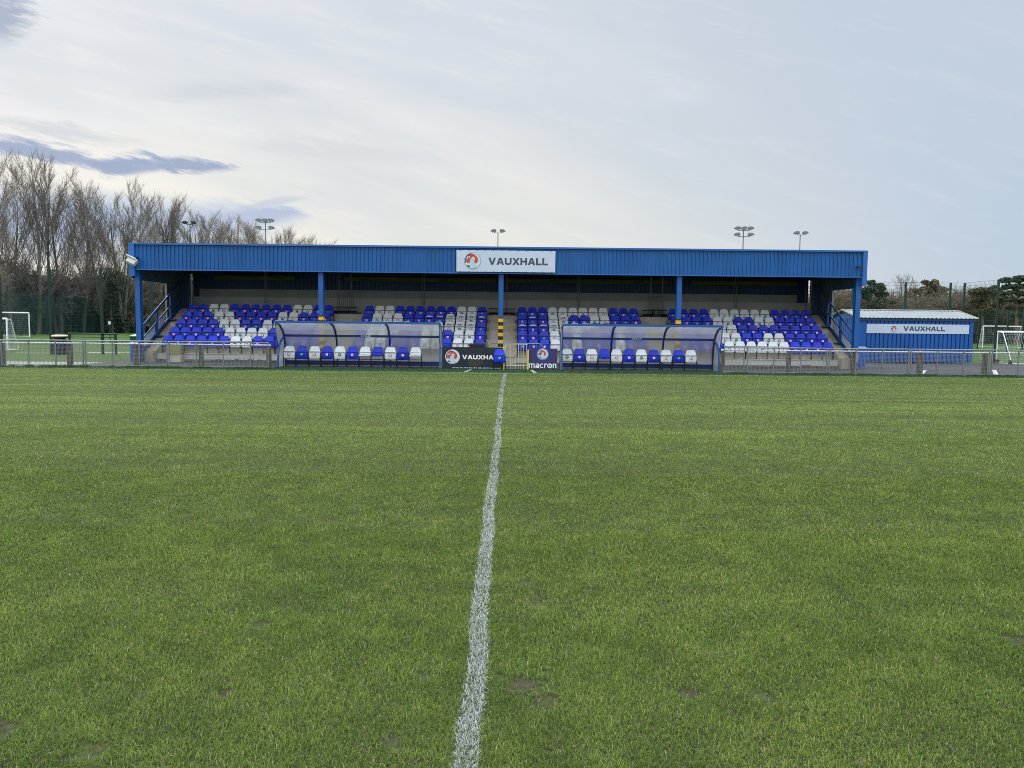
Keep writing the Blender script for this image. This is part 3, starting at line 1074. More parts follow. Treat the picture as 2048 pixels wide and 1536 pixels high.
# sides: deep valance along the eave, full sheet at the rear
for sx, s in ((XL, 1), (XR, -1)):
    mb = MB()
    cladding(mb, (sx, 33.2), (sx, 36.4), 3.63, 4.92, 0.19, 0.03, (s, 0))
    cladding(mb, (sx, 36.4), (sx, 39.15), 0, 4.62, 0.19, 0.03, (s, 0))
    mb.build('side_cladding', mat('inner_grey_cladding', (0.075, 0.10, 0.125), 0.6, 0.15, 1.2), stand)
    mb = MB()
    mb.box(sx - .06 if s > 0 else sx + .004, sx - .004 if s > 0 else sx + .06, 33.2, 39.2, 3.60, 4.6)
    mb.box(sx - .06 if s > 0 else sx + .004, sx - .004 if s > 0 else sx + .06, 36.4, 39.2, 0, 3.60)
    mb.box(sx - .03, sx + .03, 33.46, 36.36, 3.53, 3.59)
    mb.build('outer_cladding', M_BLUE, stand)
    mb = MB()
    mb.box(sx - .04, sx + .04, 36.36, 36.44, 0, 3.62)
    mb.build('opening_jamb', M_GALV, stand)
# raking end kerbs, steel stringers, handrails with white boards
for side, x0, x1 in (('l', -15.97, -15.53), ('r', 14.47, 14.92)):
    s = 1 if side == 'l' else -1
    ya, za, slope = TR_Y0 - .1, .34, TR_R / TR_T

    def rz(y):
        return za + (y - ya) * slope
    mb = MB()
    pr = [(ya - .25, 0), (38.9, 0), (38.9, rz(37.4) + .1), (37.4, rz(37.4) + .12), (ya, za + .12), (ya - .25, za + .12)]
    mb.prism(pr, (x0 + .005, 0, 0), (0, 1, 0), (0, 0, 1), (1, 0, 0), x1 - x0 - .01)
    mb.build('raking_kerb', M_CONC_TAN, stand)
    xo = x0 - .03 if s > 0 else x1 + .03
    mb = MB()
    mb.beam((xo, ya - .45, rz(ya - .45) + .10), (xo, 37.6, rz(37.6) + .10), .06, .42)
    for y in (34.85, 36.25):
        mb.box(min(xo, xo + s * .28), max(xo, xo + s * .28), y - .16, y + .16, rz(y) + .16, rz(y) + .20)
    mb.build('stringer', M_RAILB, stand)
    mb = MB()
    ry = [33.35, 34.8, 36.25, 37.7]
    xr_ = xo + s * .05
    for y in ry:
        mb.beam((xr_, y, rz(y) - .05), (xr_, y, rz(y) + 1.32), .085, .085)
    mb.tube([(xr_, ry[0], rz(ry[0]) + 1.0), (xr_, ry[0] + .02, rz(ry[0]) + 1.34), (xr_, ry[0] + .1, rz(ry[0]) + 1.42), (xr_, ry[-1], rz(ry[-1]) + 1.40)], .042, 8)
    mb.tube([(xr_, ry[0], rz(ry[0]) + .82), (xr_, ry[-1], rz(ry[-1]) + .82)], .035, 8)
    mb.build('handrail', M_RAILB, stand)
    mb = MB()
    for a, b in ((ry[0] - .35, ry[0] - .06), (ry[0] + .06, ry[1] - .06), (ry[1] + .06, ry[2] - .5)):
        xx = xr_ - s * .05
        mb.add([(xx, a, rz(a) + .34), (xx, b, rz(b) + .34), (xx, b, rz(b) + .74), (xx, a, rz(a) + .66),
                (xx - .01, a, rz(a) + .34), (xx - .01, b, rz(b) + .34), (xx - .01, b, rz(b) + .74), (xx - .01, a, rz(a) + .66)],
               [(0, 1, 2, 3), (7, 6, 5, 4), (0, 4, 5, 1), (1, 5, 6, 2), (2, 6, 7, 3), (3, 7, 4, 0)])
    mb.build('rail_board', M_BANNER, stand)
# thin hanging conduits and the barred gates at the back of the gangways
for px, pair in ((387, 0), (532, 1), (847, 1), (1157, 1), (1471, 1), (1611, 0), (997, 0), (1013, 0)):
    mb = MB()
    for d in ((-2, 2) if pair else (0,)):
        x = xat(px + d, 38.6, 600)
        mb.tube([(x, 38.6, 2.8 if pair else 2.22), (x, 38.6, 4.5)], .022, 6)
    if pair:
        x = xat(px, 38.6, 600)
        mb.box(x - .07, x + .07, 38.55, 38.62, 2.72, 2.80)
    mb.build('hanging_conduit', M_MAST, stand)
for a, b in ((679, 703), (1299, 1322)):
    x0, x1 = xat(a, 38.5), xat(b, 38.5)
    mb = MB()
    for x in (x0, x1):
        mb.tube([(x, 38.5, 2.21), (x, 38.5, 4.5)], .028, 6)
    mb.build('gate_pole', M_GALV, stand)
    mb = MB()
    n = 9
    for k in range(n):
        x = x0 - .1 + (x1 - x0 + .2) * k / (n - 1)
        mb.tube([(x, 38.55, 2.22), (x, 38.55, 3.25)], .012, 5)
    mb.tube([(x0 - .12, 38.55, 3.25), (x1 + .12, 38.55, 3.25)], .016, 6)
    mb.build('back_gate', M_MAST, stand)
for a, b in ((666, 715), (1283, 1332), (977, 1030)):
    mb = MB()
    x0, x1 = xat(a, 38.2), xat(b, 38.2)
    mb.tube([(x0, 38.15, 2.33), (x1, 38.15, 2.33)], .05, 6)
    mb.tube([(x0, 38.15, 2.55), (x1, 38.15, 2.55)], .025, 6)
    for x in (x0 + .05, (x0 + x1) / 2, x1 - .05):
        mb.box(x - .2, x + .2, 38.0, 38.3, 2.212, 2.29)
    mb.build('rear_kerb', M_PVC, stand)

# fascia banner and lamps hang on the stand
cx, cz = (xat(913, 32.96, 521) + xat(1110.6, 32.96, 523)) / 2, zat(1012, 522.6, 32.96)
bw, bh = xat(1110.6, 32.96, 523) - xat(913, 32.96, 521), 0.90
ban = thing('sign', (cx, 33.0, cz), 'wide white banner with round red emblem on the blue stand fascia', 'sign')
mb = MB()
mb.box(cx - bw / 2, cx + bw / 2, 32.945, 32.965, cz - bh / 2, cz + bh / 2)
mb.build('banner_sheet', M_BANNER, ban)
mb = MB()
for k in range(12):
    x = cx - bw / 2 + bw * (k + .5) / 12
    for z in (cz - bh / 2 - .03, cz + bh / 2 - .02):
        mb.box(x - .012, x + .012, 32.935, 32.98, z, z + .05)
mb.build('banner_ties', M_PVC, ban)
emblem('emblem', xat(945, 32.95, 521.5), cz + .005, 32.945, .36, ban)
mb = MB()
lettering(mb, 'VAUXHALL', xat(977, 32.94, 523), xat(1096, 32.94, 523), cz - .15, cz + .145, 32.944)
mb.build('lettering', M_SIGN_GREY, ban)

px_, pz_ = xat(268, 32.9, 523), zat(268, 523, 32.9)
fl = thing('floodlight', (px_, 32.9, pz_), 'white tilted floodlight on the left end of the blue fascia', 'floodlight')
rot = Matrix.Rotation(math.radians(24), 3, 'Y') @ Matrix.Rotation(math.radians(-30), 3, 'X')


def rbox(mb, c, dx, dy, dz, m=0, taper=1.0):
    vs = []
    for z, t in ((-dz, taper), (dz, 1)):
        for sx, sy in ((-1, -1), (1, -1), (1, 1), (-1, 1)):
            vs.append(Vector(c) + rot @ Vector((sx * dx * t, sy * dy * t, z)))
    mb.add(vs, [(0, 3, 2, 1), (4, 5, 6, 7), (0, 1, 5, 4), (1, 2, 6, 5), (2, 3, 7, 6), (3, 0, 4, 7)], m)


mb = MB()
rbox(mb, (px_, 32.72, pz_), .19, .09, .13)
rbox(mb, (px_, 32.70, pz_ + .14), .21, .11, .02)
mb.build('lamp_housing', M_LAMP, fl)
mb = MB()
rbox(mb, Vector((px_, 32.72, pz_)) + rot @ Vector((0, -.097, 0)), .165, .004, .105)
mb.build('lamp_glass', M_LAMPGL, fl)
mb = MB()
mb.beam((px_ + .1, 32.8, pz_ + .1), (px_ + .12, 33.0, pz_ + .16), .05, .12)
mb.build('bracket', M_PVC, fl)
rot = Matrix.Identity(3)
px_, pz_ = xat(1718, 32.9, 535), zat(1718, 535, 32.9)
fl = thing('floodlight', (px_, 32.9, pz_), 'small black floodlight on the right end of the blue fascia', 'floodlight')
mb = MB()
rbox(mb, (px_, 32.83, pz_), .11, .07, .035)
mb.build('lamp_housing', M_PVC, fl)
mb = MB()
rbox(mb, (px_, 32.94, pz_ + .03), .04, .05, .03)
mb.build('bracket', M_PVC, fl)

# ------------------------------------------------------------------ seats
def rr(u, v, w, h, r):
    """Squeeze the grid point (u, v in 0..1) into a rounded rectangle w x h."""
    x, z = (u - .5) * w, v * h
    dz = max(0.0, r - (h - z), r - z) / r
    if dz > 0:
        half = w / 2 - r + r * math.sqrt(max(0.0, 1 - dz * dz))
        x *= half / (w / 2)
    return x, z


def seat_back():
    mb = MB()

    def fn(u, v):
        x, z = rr(u, v, 1.0, 1.0, .075)
        w = .455 - .125 * max(0, v - .28) / .72
        if v < .12:
            x = u - .5
        c = (2 * u - 1) ** 2
        return (x * w, .075 + .085 * z - .045 * c * (1 - .4 * z), .46 + .31 * z)
    mb.shell(fn, 10, 9, (0, .022, .004))
    # rolled top lip
    mb.tube([(-.125, .165, .762), (0, .170, .770), (.125, .165, .762)], .017, 6)
    return mb


def seat_pan_up():
    mb = MB()

    def fn(u, v):
        x, z = rr(u, v, .445, .262, .06)
        c = 1 - (2 * u - 1) ** 2
        e = 1 - (2 * v - 1) ** 4
        return (x, .020 - .028 * c * e + .02 * (1 - v), .275 + z)
    mb.shell(fn, 10, 8, (0, .045, .006))
    mb.tube([(-.2, .012, .535), (-.1, -.006, .54), (.1, -.006, .54), (.2, .012, .535)], .014, 6)
    return mb


def seat_pan_down():
    mb = MB()

    def fn(u, v):
        x, z = rr(u, v, .45, .40, .06)
        c = 1 - (2 * u - 1) ** 2
        return (x, .10 - z, .455 - .03 * c * (1 - (2 * v - 1) ** 2) + .012 * (v > .9) - .02 * max(0, v - .85) / .15)
    mb.shell(fn, 10, 8, (0, .004, -.028))
    return mb


def seat_frame(leg):
    mb = MB()
    for s in (-1, 1):
        mb.beam((s * .236, .10, .50), (s * .236, .02, .36), .02, .05)
        mb.beam((s * .236, .04, .36), (s * .236, .10, -leg), .025, .035)
        mb.box(s * .236 - .03, s * .236 + .03, .05, .17, -leg, -leg + .012)
    mb.tube([(-.24, .085, .452), (.24, .085, .452)], .016, 6)
    mb.tube([(-.238, .03, .50), (-.22, .0, .548), (-.19, -.012, .556), (.19, -.012, .556), (.22, .0, .548), (.238, .03, .50)], .0105, 5)
    mb.tube([(-.24, .10, .27), (.24, .10, .27)], .014, 6)
    return mb


def seat_sticker(kind):
    mb = MB()
    r, y = .066, -.0105
    zc_ = .452
    o = (0, y, zc_)
    mb.prism([(x * r, z * r) for x, z in disc(1, 20)], o, (1, 0, 0), (0, 0, 1), (0, -1, 0), .003, 0)
    o2 = (0, y - .003, zc_)
    if kind == 'x':
        a, b = .038, .0135
        for s in (1, -1):
            d, n = (a, s * a), (-s * b, b)
            q = [(-d[0] - n[0], -d[1] - n[1]), (d[0] - n[0], d[1] - n[1]), (d[0] + n[0], d[1] + n[1]), (-d[0] + n[0], -d[1] + n[1])]
            mb.prism(q, (0, y - .003 - (.001 if s > 0 else 0), zc_), (1, 0, 0), (0, 0, 1), (0, -1, 0), .002, 1)
    elif kind == 't':
        q = [(-.044, .005), (-.027, .022), (-.012, .006), (.032, .042), (.046, .025), (-.012, -.032)]
        mb.prism(q, o2, (1, 0, 0), (0, 0, 1), (0, -1, 0), .002, 1)
    else:
        mb.prism([(x * r * .62, z * r * .62) for x, z in disc(1, 14)], o2, (1, 0, 0), (0, 0, 1), (0, -1, 0), .002, 1)
    return mb


def seat_label():
    mb = MB()
    mb.box(-.075, .075, .068, .082, .665, .690)
    mb.box(-.15, .15, .063, .078, .628, .660)
    return mb


TXT = {'x': 'red cross sticker', 't': 'green tick sticker', 'o': 'faded sticker', '-': 'no sticker'}
MESH = {}


def cached(key, maker, name, mats, smooth=False):
    if key not in MESH:
        o = maker().build(name, mats, smooth=smooth)
        MESH[key] = o.data
        bpy.data.objects.remove(o)
    return MESH[key]


def child(name, me, parent, loc=(0, 0, 0)):
    o = bpy.data.objects.new(name, me)
    C.objects.link(o)
    o.parent = parent
    o.location = loc
    return o


def make_seat(x, y, z, colour, sticker, leg, label, group, down=False, reserved=False, tilt=0.0):
    cm = M_SEAT_B if colour == 'B' else M_SEAT_W
    t = thing('stadium_seat', (x, y, z), label, 'seat', group)
    t.rotation_euler = (0, 0, tilt)
    b = child('backrest', cached(('b', colour), seat_back, 'backrest', cm, True), t)
    if down:
        child('seat_pan', cached(('d', colour), seat_pan_down, 'seat_pan', cm, True), t)
    else:
        p = child('seat_pan', cached(('u', colour), seat_pan_up, 'seat_pan', cm, True), t)
        if sticker != '-':
            sm = {'x': [M_RED, M_WHITE], 't': [M_GREEN, M_WHITE], 'o': [M_FADE, M_FADE2]}[sticker]
            child('sticker', cached(('s', sticker), lambda: seat_sticker(sticker), 'sticker', sm), p)
    child('frame', cached(('f', leg), lambda: seat_frame(leg), 'frame', M_FRAME), t)
    if reserved:
        child('notice', cached(('n', colour), seat_label, 'notice', M_WHITE if colour == 'B' else M_LABEL_DK), b)
    return t


BLOCKS = {
    'far left': (-15.27, .502, [
        'B- Bt Bx B- Bt Bx Wo Wt Bx B- B- Bx Bx Bt',
        'Bx Bt Bx Bt Bx Wx Wt Wx Wx B- Bx Bt Bx Bx',
        'Bt Bx Bt Bx Wt Wx Bx Bt Wx W- Bx Bx Bt Bx',
        'Bx Bt Bx Wt Wx Bx Bt Bx Bx Wo Wx Bx Bo Bx',
        'Bo Bx Wo Wx Bo Bx Bx Bo Bx Bx Wo Wx Bx Bo']),
    'left centre': (-6.79, .4925, [
        'Bx Wx Wt Bx Bt Bx Wx Wt B- Wx Wx B-',
        'Bt Wx Wx Wt Bx Bx Wt Wx Bx Wx Wt Bx',
        'Bx Wx Wt Wx Wx Bx Bt Wx Wx! Wt! Wx! Bt',
        'Bx Wt Wx Wx Bt Bx Bx! Bt! Wx! Wx! Wt! Bx!',
        'Bo Wx Wx Bo Bx Bx Bo Bx Bx Wt Wx Bt']),
    'right centre': (.55, .487, [
        'Bt Bx Bx W- Bx Wx Bt Bx Bt Wx Bx Bt',
        'Bx Bx Bt Wx Bx Bt Bx Bx Bx Bt Bx Bx',
        'Bt! Bx! Bx! Wt! Wx Wx Wt Bx Bx Bt Bx Bx',
        'Bx Bt! Bx Wx Wt! Bx Bx Wt Wx Bx Bt Bx',
        'Bt Bx Bx Wt Wx Wx Wt Wx Wx Bt Bx Bt']),
    'far right': (7.81, .491, [
        'Bx Bt Bx Bx Wt Wx Wx Wt Wx Wx Bt Bx Bx B-',
        'Bx Bt Bx Bx Wx Wt Bx Bx Wt Wx Bx Bt Bx Bx',
        'Bt Bx Bx Bt Wx Wx Bt Bx Bx Bt Bx Bx Bt Bx',
        'Bx Bx Bt Bx Wx Wt Bx Bx Wt Wx Bx Bt Bx Bx',
        'Bt Bx Bx Bt Wx Wx Wt Wx Wx Wt Bx Bx Bt Bx']),
}
ROWS = ['front row', 'second row', 'third row', 'fourth row', 'back row']
CN = {'B': 'blue', 'W': 'white'}
for bname, (x0, sp, rows) in BLOCKS.items():
    for r, row in enumerate(rows):
        for k, code in enumerate(row.split()):
            lab = '%s tip-up seat with %s, %s, %s from left in %s block' % (CN[code[0]], TXT[code[1]], ROWS[r], ORD[k], bname)
            make_seat(x0 + sp * k, 34.27 + .7 * r, TR_Z0 + TR_R * r, code[0], code[1], 0.0, lab, 'tip-up seats on the grandstand terraces',
                      reserved='!' in code, tilt=random.uniform(-.02, .02))
# ------------------------------------------------------------------ dugouts
PROF = [(31.44, .0), (31.42, .5), (31.36, .9), (31.24, 1.22), (31.02, 1.47), (30.66, 1.67), (30.1, 1.79)]
BRACE = [(30.36, 0), (30.42, .45), (30.52, .80), (30.75, 1.02), (31.22, 1.22)]
EDGE = [(30.12, 1.76), (30.14, 1.5), (30.22, 1.2), (30.36, .95), (30.52, .80)]


def dugout(x0, x1, label, word, px0, px1, pyw):
    t = thing('dugout', ((x0 + x1) / 2, 30.9, 0), label, 'dugout', 'team dugouts in front of the grandstand')
    xs = [x0 + (x1 - x0) * k / 3 for k in range(4)]
    for i, x in enumerate(xs):
        xx = min(max(x, x0 + .045), x1 - .045)
        mb = MB()
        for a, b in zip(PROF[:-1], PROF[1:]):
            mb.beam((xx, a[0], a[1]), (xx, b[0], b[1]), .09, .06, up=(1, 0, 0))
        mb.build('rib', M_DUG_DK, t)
        if i in (0, 3):
            mb = MB()
            for a, b in zip(BRACE[:-1], BRACE[1:]):
                mb.beam((xx, a[0], a[1]), (xx, b[0], b[1]), .085, .055, up=(1, 0, 0))
            for a, b in zip(EDGE[:-1], EDGE[1:]):
                mb.beam((xx, a[0], a[1]), (xx, b[0], b[1]), .03, .03, up=(1, 0, 0))
            mb.build('frame', M_BLUE_DUG, t)
    mb = MB()
    mb.box(x0, x1, 30.03, 30.11, 1.745, 1.835)
    mb.build('front_beam', M_BLUE_DUG, t)
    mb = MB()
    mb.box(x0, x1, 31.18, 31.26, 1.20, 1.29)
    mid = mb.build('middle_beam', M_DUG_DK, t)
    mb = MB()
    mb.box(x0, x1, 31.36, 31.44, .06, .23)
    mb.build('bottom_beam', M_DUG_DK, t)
    mb = MB()
    lettering(mb, word, xat(px0, 31.17, pyw), xat(px1, 31.17, pyw), 1.215, 1.285, 31.178)
    mb.build('lettering', mat('faded_letters', (0.42, 0.50, 0.58), 0.6, .3, 30), mid, origin=world_loc(mid))
    for i in range(3):
        mb = MB()
        a, b = xs[i] + .05, xs[i + 1] - .05
        pts = PROF[:]
        n = len(pts)
        vs = [(a, p[0] + .012, p[1] + .012) for p in pts] + [(b, p[0] + .012, p[1] + .012) for p in pts]
        mb.add(vs, [(k, k + 1, n + k + 1, n + k) for k in range(n - 1)])
        mb.build('panel', M_PANEL, t)
    for xx in (x0 + .02, x1 - .02):
        mb = MB()
        up = PROF[3:][::-1] + BRACE[::-1][1:3] + EDGE[::-1][1:]
        lo = PROF[:4] + BRACE[::-1][1:]
        for outline in (up, lo):
            mb.add([(xx, p[0], p[1]) for p in outline], [tuple(range(len(outline)))])
        mb.build('end_panel', M_PANEL, t)
    return t


DX = [(-9.22, -2.74), (2.0, 8.32)]
dugout(*DX[0], 'left team dugout, blue frame with cloudy plastic sheets and eleven seats', 'HOME', 722, 742, 673)
dugout(*DX[1], 'right team dugout, blue frame with cloudy plastic sheets and eleven seats', 'AWAY', 1263, 1284, 678)
for x0, sp, codes, nm in ((-8.92, .5095, 'Wx Bt Wx Bx Wt Bx W_ B_ Wx Bx W_', 'left dugout'), (2.29, .501, 'Wt Bx Wx B_ Wx Bx Wt Bx Wx Bt Wx', 'right dugout')):
    for k, c in enumerate(codes.split()):
        dn = c[1] == '_'
        lab = '%s seat %s, %s from left in the %s' % (CN[c[0]], 'folded down' if dn else 'tipped up with ' + TXT[c[1]], ORD[k], nm)
        make_seat(x0 + sp * k, 31.0, .045, c[0], c[1] if not dn else '-', .045, lab, 'tip-up seats inside the dugouts', down=dn, tilt=random.uniform(-.015, .015))
make_seat(xat(999, 29.95, 718), 29.95, .02, 'B', 't', .02, 'single blue seat standing alone beside the cream gate on the halfway line', 'lone seat')

# ------------------------------------------------------------------ boards, gate and hoop between the dugouts
YB = 30.35
x0, x1 = xat(884, YB, 715), xat(1007, YB, 715)
zt, zb = zat(945, 694.5, YB), .03
bd = thing('advertising_board', ((x0 + x1) / 2, YB, 0), 'black advertising banner with white lettering beside the left dugout', 'banner')
mb = MB()
mb.box(x0, x1, YB, YB + .03, zb, zt)
mb.build('banner_sheet', M_BOARD_BK, bd)
emblem('emblem', xat(905, YB, 714), zat(905, 713.5, YB), YB - .001, .285, bd, M_WHITE)
mb = MB()
xl0 = xat(924.6, YB, 714)
lettering(mb, 'VAUXHALL', xl0, xl0 + (xat(985.5, YB, 714) - xl0) * 1.30, zat(950, 718.5, YB), zat(950, 710, YB), YB - .001)
mb.build('lettering', M_WHITE, bd)
mb = MB()
random.seed(3)
x = xat(905, YB)
while x < x1 - .12:
    w = random.uniform(.018, .05)
    mb.box(x, x + w, YB - .003, YB - .001, zb + .008, zb + .03 + random.uniform(0, .016))
    x += w + random.uniform(.012, .03)
mb.build('clipped_lettering', M_BANNER, bd)
mb = MB()
pts = [(.30 * math.cos(a) * (1 + .2 * math.sin(3 * a + 1)), .155 * math.sin(a) * (1 + .15 * math.cos(5 * a))) for a in [2 * math.pi * k / 24 for k in range(24)]]
mb.prism(pts, (xat(950, YB), YB - .0012, .27), (1, 0, 0), (0, 0, 1), (0, -1, 0), .002)
mb.build('worn_patch', M_STAIN, bd)
mb = MB()
for px in (889, 945, 1003):
    mb.box(xat(px, YB) - .025, xat(px, YB) + .025, YB + .032, YB + .07, 0, zt - .02)
mb.build('board_post', M_GALV, bd)

x0, x1 = xat(1056.5, YB, 715), xat(1114.6, YB, 715)
zt, zb = zat(1085, 697, YB), zat(1085, 737, YB)
bd = thing('advertising_board', ((x0 + x1) / 2, YB, 0), 'navy kit maker banner with round emblem beside the right dugout', 'banner')
mb = MB()
mb.box(x0, x1, YB, YB + .03, zb, zt)
mb.build('banner_sheet', M_BOARD_NV, bd)
mb = MB()
ecx, ecz = xat(1085.5, YB, 708), zat(1085.5, 708.5, YB)
mb.prism([(x * .235, z * .235) for x, z in disc(1, 36)], (ecx, YB - .001, ecz), (1, 0, 0), (0, 0, 1), (0, -1, 0), .004)
mb.build('emblem_ring', mat('emblem_blue_ring', (0.12, 0.24, 0.55), .5), bd)
emblem('emblem', ecx, ecz, YB - .006, .195, bd, M_WHITE)
mb = MB()
lettering(mb, 'macron', xat(1057.5, YB, 730), xat(1113, YB, 730), zat(1085, 736, YB), zat(1085, 727, YB), YB - .001, gap=.10)
mb.build('lettering', M_WHITE, bd)
mb = MB()
for px in (1060, 1075, 1095, 1110):
    mb.box(xat(px, YB) - .02, xat(px, YB) + .02, YB + .032, YB + .06, 0, zt - .02)
mb.build('board_post', M_PVC, bd)

YG = 30.25
gt = thing('gate', (xat(1031, YG), YG, 0), 'cream barred metal gate with yellow posts at the gangway foot', 'gate')
gx0, gx1 = xat(1008, YG, 715), xat(1055, YG, 715)
zt = zat(1031, 688.5, YG)
n = 9
mb = MB()
for k in range(n):
    x = gx0 + .05 + (gx1 - gx0 - .1) * k / (n - 1)
    mb.tube([(x, YG, .02), (x, YG, zt)], .011, 6)
for z in (zt, .16):
    mb.tube([(gx0, YG, z), (gx1, YG, z)], .015, 6)
mb.build('bars', M_GATE, gt)
for x, h in ((gx0 - .01, .92), (gx1 + .02, .80)):
    mb = MB()
    mb.box(x - .028, x + .028, YG - .03, YG + .03, 0, h)
    mb.build('gate_post', M_GATE_Y, gt)
hp = thing('crowd_barrier', (xat(1030, 30.7), 30.7, 0), 'grey tubular hoop barrier standing behind the cream gate', 'barrier')
hx0, hx1, hz = xat(976, 30.7, 690), xat(1085.5, 30.7, 690), zat(1030, 687, 30.7)
mb = MB()
mb.tube([(hx0, 30.7, 0), (hx0, 30.7, hz - .17), (hx0 + .03, 30.7, hz - .07), (hx0 + .1, 30.7, hz - .015), (hx0 + .18, 30.7, hz), (hx1 - .18, 30.7, hz),
         (hx1 - .1, 30.7, hz - .015), (hx1 - .03, 30.7, hz - .07), (hx1, 30.7, hz - .17), (hx1, 30.7, 0)], .021, 8)
mb.tube([(hx0, 30.7, .18), (hx1, 30.7, .18)], .016, 6)
mb.build('hoop', M_GALV, hp)
mb = MB()
n = 17
for k in range(1, n):
    x = hx0 + (hx1 - hx0) * k / n
    mb.tube([(x, 30.7, .18), (x, 30.7, hz)], .007, 5)
mb.build('bars', M_GALV, hp)
# dark tub behind the black banner
tx = xat(954, 31.2, 690)
cr = thing('storage_box', (tx, 31.2, 0), 'dark plastic storage box with lid behind the black banner', 'box')
mb = MB()
mb.box(tx - .30, tx + .30, 31.0, 31.4, 0, .90)
mb.build('box_body', M_PVC, cr)
mb = MB()
mb.box(tx - .34, tx + .34, 30.97, 31.43, .902, .96)
mb.box(tx - .28, tx + .28, 31.02, 31.38, .961, 1.0)
mb.build('lid', M_PVC, cr)
# olive cover in front of the left terrace
ox = xat(351, 33.6, 698)
cr = thing('storage_box', (ox, 33.6, 0), 'olive covered box against the terrace wall at far left', 'box')
mb = MB()
ow = .28
mb.box(ox - ow, ox + ow, 33.45, 33.78, .0, .34)
mb.build('box_body', M_CONC, cr)
mb = MB()
vs = [(ox - ow - .02, 33.42, .33), (ox + ow + .02, 33.42, .36), (ox + ow + .02, 33.79, .36), (ox - ow - .02, 33.79, .33),
      (ox - ow - .03, 33.46, .80), (ox + ow + .02, 33.45, .75), (ox + ow, 33.78, .77), (ox - ow, 33.78, .82)]
mb.add(vs, [(0, 3, 2, 1), (4, 5, 6, 7), (0, 1, 5, 4), (1, 2, 6, 5), (2, 3, 7, 6), (3, 0, 4, 7)])
mb.build('cover', M_OLIVE, cr)

# ------------------------------------------------------------------ pitch-side barriers
YF = 29.42


def barrier(pxs, names):
    for i, (a, b) in enumerate(zip(pxs[:-1], pxs[1:])):
        x0, x1 = xat(a, YF, 720) + .02, xat(b, YF, 722) - .02
        t = thing('barrier_panel', ((x0 + x1) / 2, YF, 0), names[i], 'barrier', 'grey mesh barrier panels along the touchline')
        mb = MB()
        mb.tube([(x0, YF, .99), (x1, YF, .99)], .027, 8)
        mb.tube([(x0, YF, .05), (x1, YF, .05)], .012, 6)
        mb.build('rail', M_GALV, t)
        for k in range(4):
            x = x0 + .025 + (x1 - x0 - .05) * k / 3
            mb = MB()
            mb.tube([(x, YF, 0), (x, YF, .99)], .029 if k in (0, 3) else .025, 8)
            mb.box(x - .045, x + .045, YF - .045, YF + .045, 0, .012)
            mb.build('upright', M_GALV, t)
        mb = MB()
        n = int((x1 - x0) / .05)
        for k in range(1, n):
            x = x0 + (x1 - x0) * k / n
            mb.box(x - .0032, x + .0032, YF + .012, YF + .018, .05, .92)
        for k in range(18):
            z = .07 + k * .05
            mb.box(x0, x1, YF + .0195, YF + .026, z - .0032, z + .0032)
        mb.build('mesh', M_MESH, t)


barrier([-166, 1, 168.5, 336, 503.5], ['grey mesh barrier panel running out of frame at far left', 'grey mesh barrier panel in front of the litter bin',
                                       'grey mesh barrier panel in front of the stand\'s leftmost post', 'grey mesh barrier panel ending at the left dugout'])
barrier([1492.5, 1656.7, 1820, 1982, 2145], ['grey mesh barrier panel in front of the right seat block', 'grey mesh barrier panel in front of the stand\'s rightmost post',
                                            'grey mesh barrier panel in front of the blue shed', 'grey mesh barrier panel in front of the white goals at far right'])
for a, b, lab in ((505, 538, 'short narrow mesh barrier panel beside the left dugout'), (1447, 1490, 'short narrow mesh barrier panel beside the right dugout')):
    x0, x1 = xat(a, YF, 720), xat(b, YF, 720)
    t = thing('barrier_panel', ((x0 + x1) / 2, YF, 0), lab, 'barrier', 'grey mesh barrier panels along the touchline')
    mb = MB()
    mb.tube([(x0 + .03, YF, 0), (x0 + .03, YF, .99), (x1 - .03, YF, .99), (x1 - .03, YF, 0)], .024, 8)
    mb.tube([(x0 + .03, YF, .05), (x1 - .03, YF, .05)], .018, 6)
    mb.build('rail', M_GALV, t)
    mb = MB()
    n = int((x1 - x0) / .05)
    for k in range(1, n):
        x = x0 + (x1 - x0) * k / n
        mb.box(x - .0032, x + .0032, YF + .012, YF + .018, .05, .97)
    for k in range(18):
        z = .07 + k * .05
        mb.box(x0 + .03, x1 - .03, YF + .0195, YF + .026, z - .0032, z + .0032)
    mb.build('mesh', M_MESH, t)
for pxs, lab in (([-126, 6, 140, 272, 403, 538], 'white pipe rail on weathered timber posts behind the left barrier'),
                 ([1446, 1578, 1708, 1840, 1970, 2102], 'white pipe rail on weathered timber posts behind the right barrier')):
    YT = 29.62
    t = thing('post_and_rail_fence', (xat(pxs[2], YT), YT, 0), lab, 'fence', 'old white rail fences')
    for p in pxs:
        x = xat(p, YT, 715)
        mb = MB()
        w = .075 + random.uniform(-.01, .01)
        lean = random.uniform(-.02, .02)
        vs = []
        for z, s in ((0, 1.05), (.5, 1), (.93, .97)):
            for sx, sy in ((-1, -1), (1, -1), (1, 1), (-1, 1)):
                vs.append((x + sx * w * s + lean * z, YT + sy * w * s, z + (random.uniform(-.015, .015) if z > .6 else 0)))
        mb.add(vs, [(0, 1, 5, 4), (1, 2, 6, 5), (2, 3, 7, 6), (3, 0, 4, 7), (4, 5, 9, 8), (5, 6, 10, 9), (6, 7, 11, 10), (7, 4, 8, 11), (8, 9, 10, 11)])
        mb.build('post', M_TIMBER, t)
    mb = MB()
    mb.tube([(xat(pxs[0], YT, 715) - .1, YT - .095, .885), (xat(pxs[-1], YT, 715) + .1, YT - .095, .885)], .026, 8)
    mb.build('rail', M_RAILW, t)

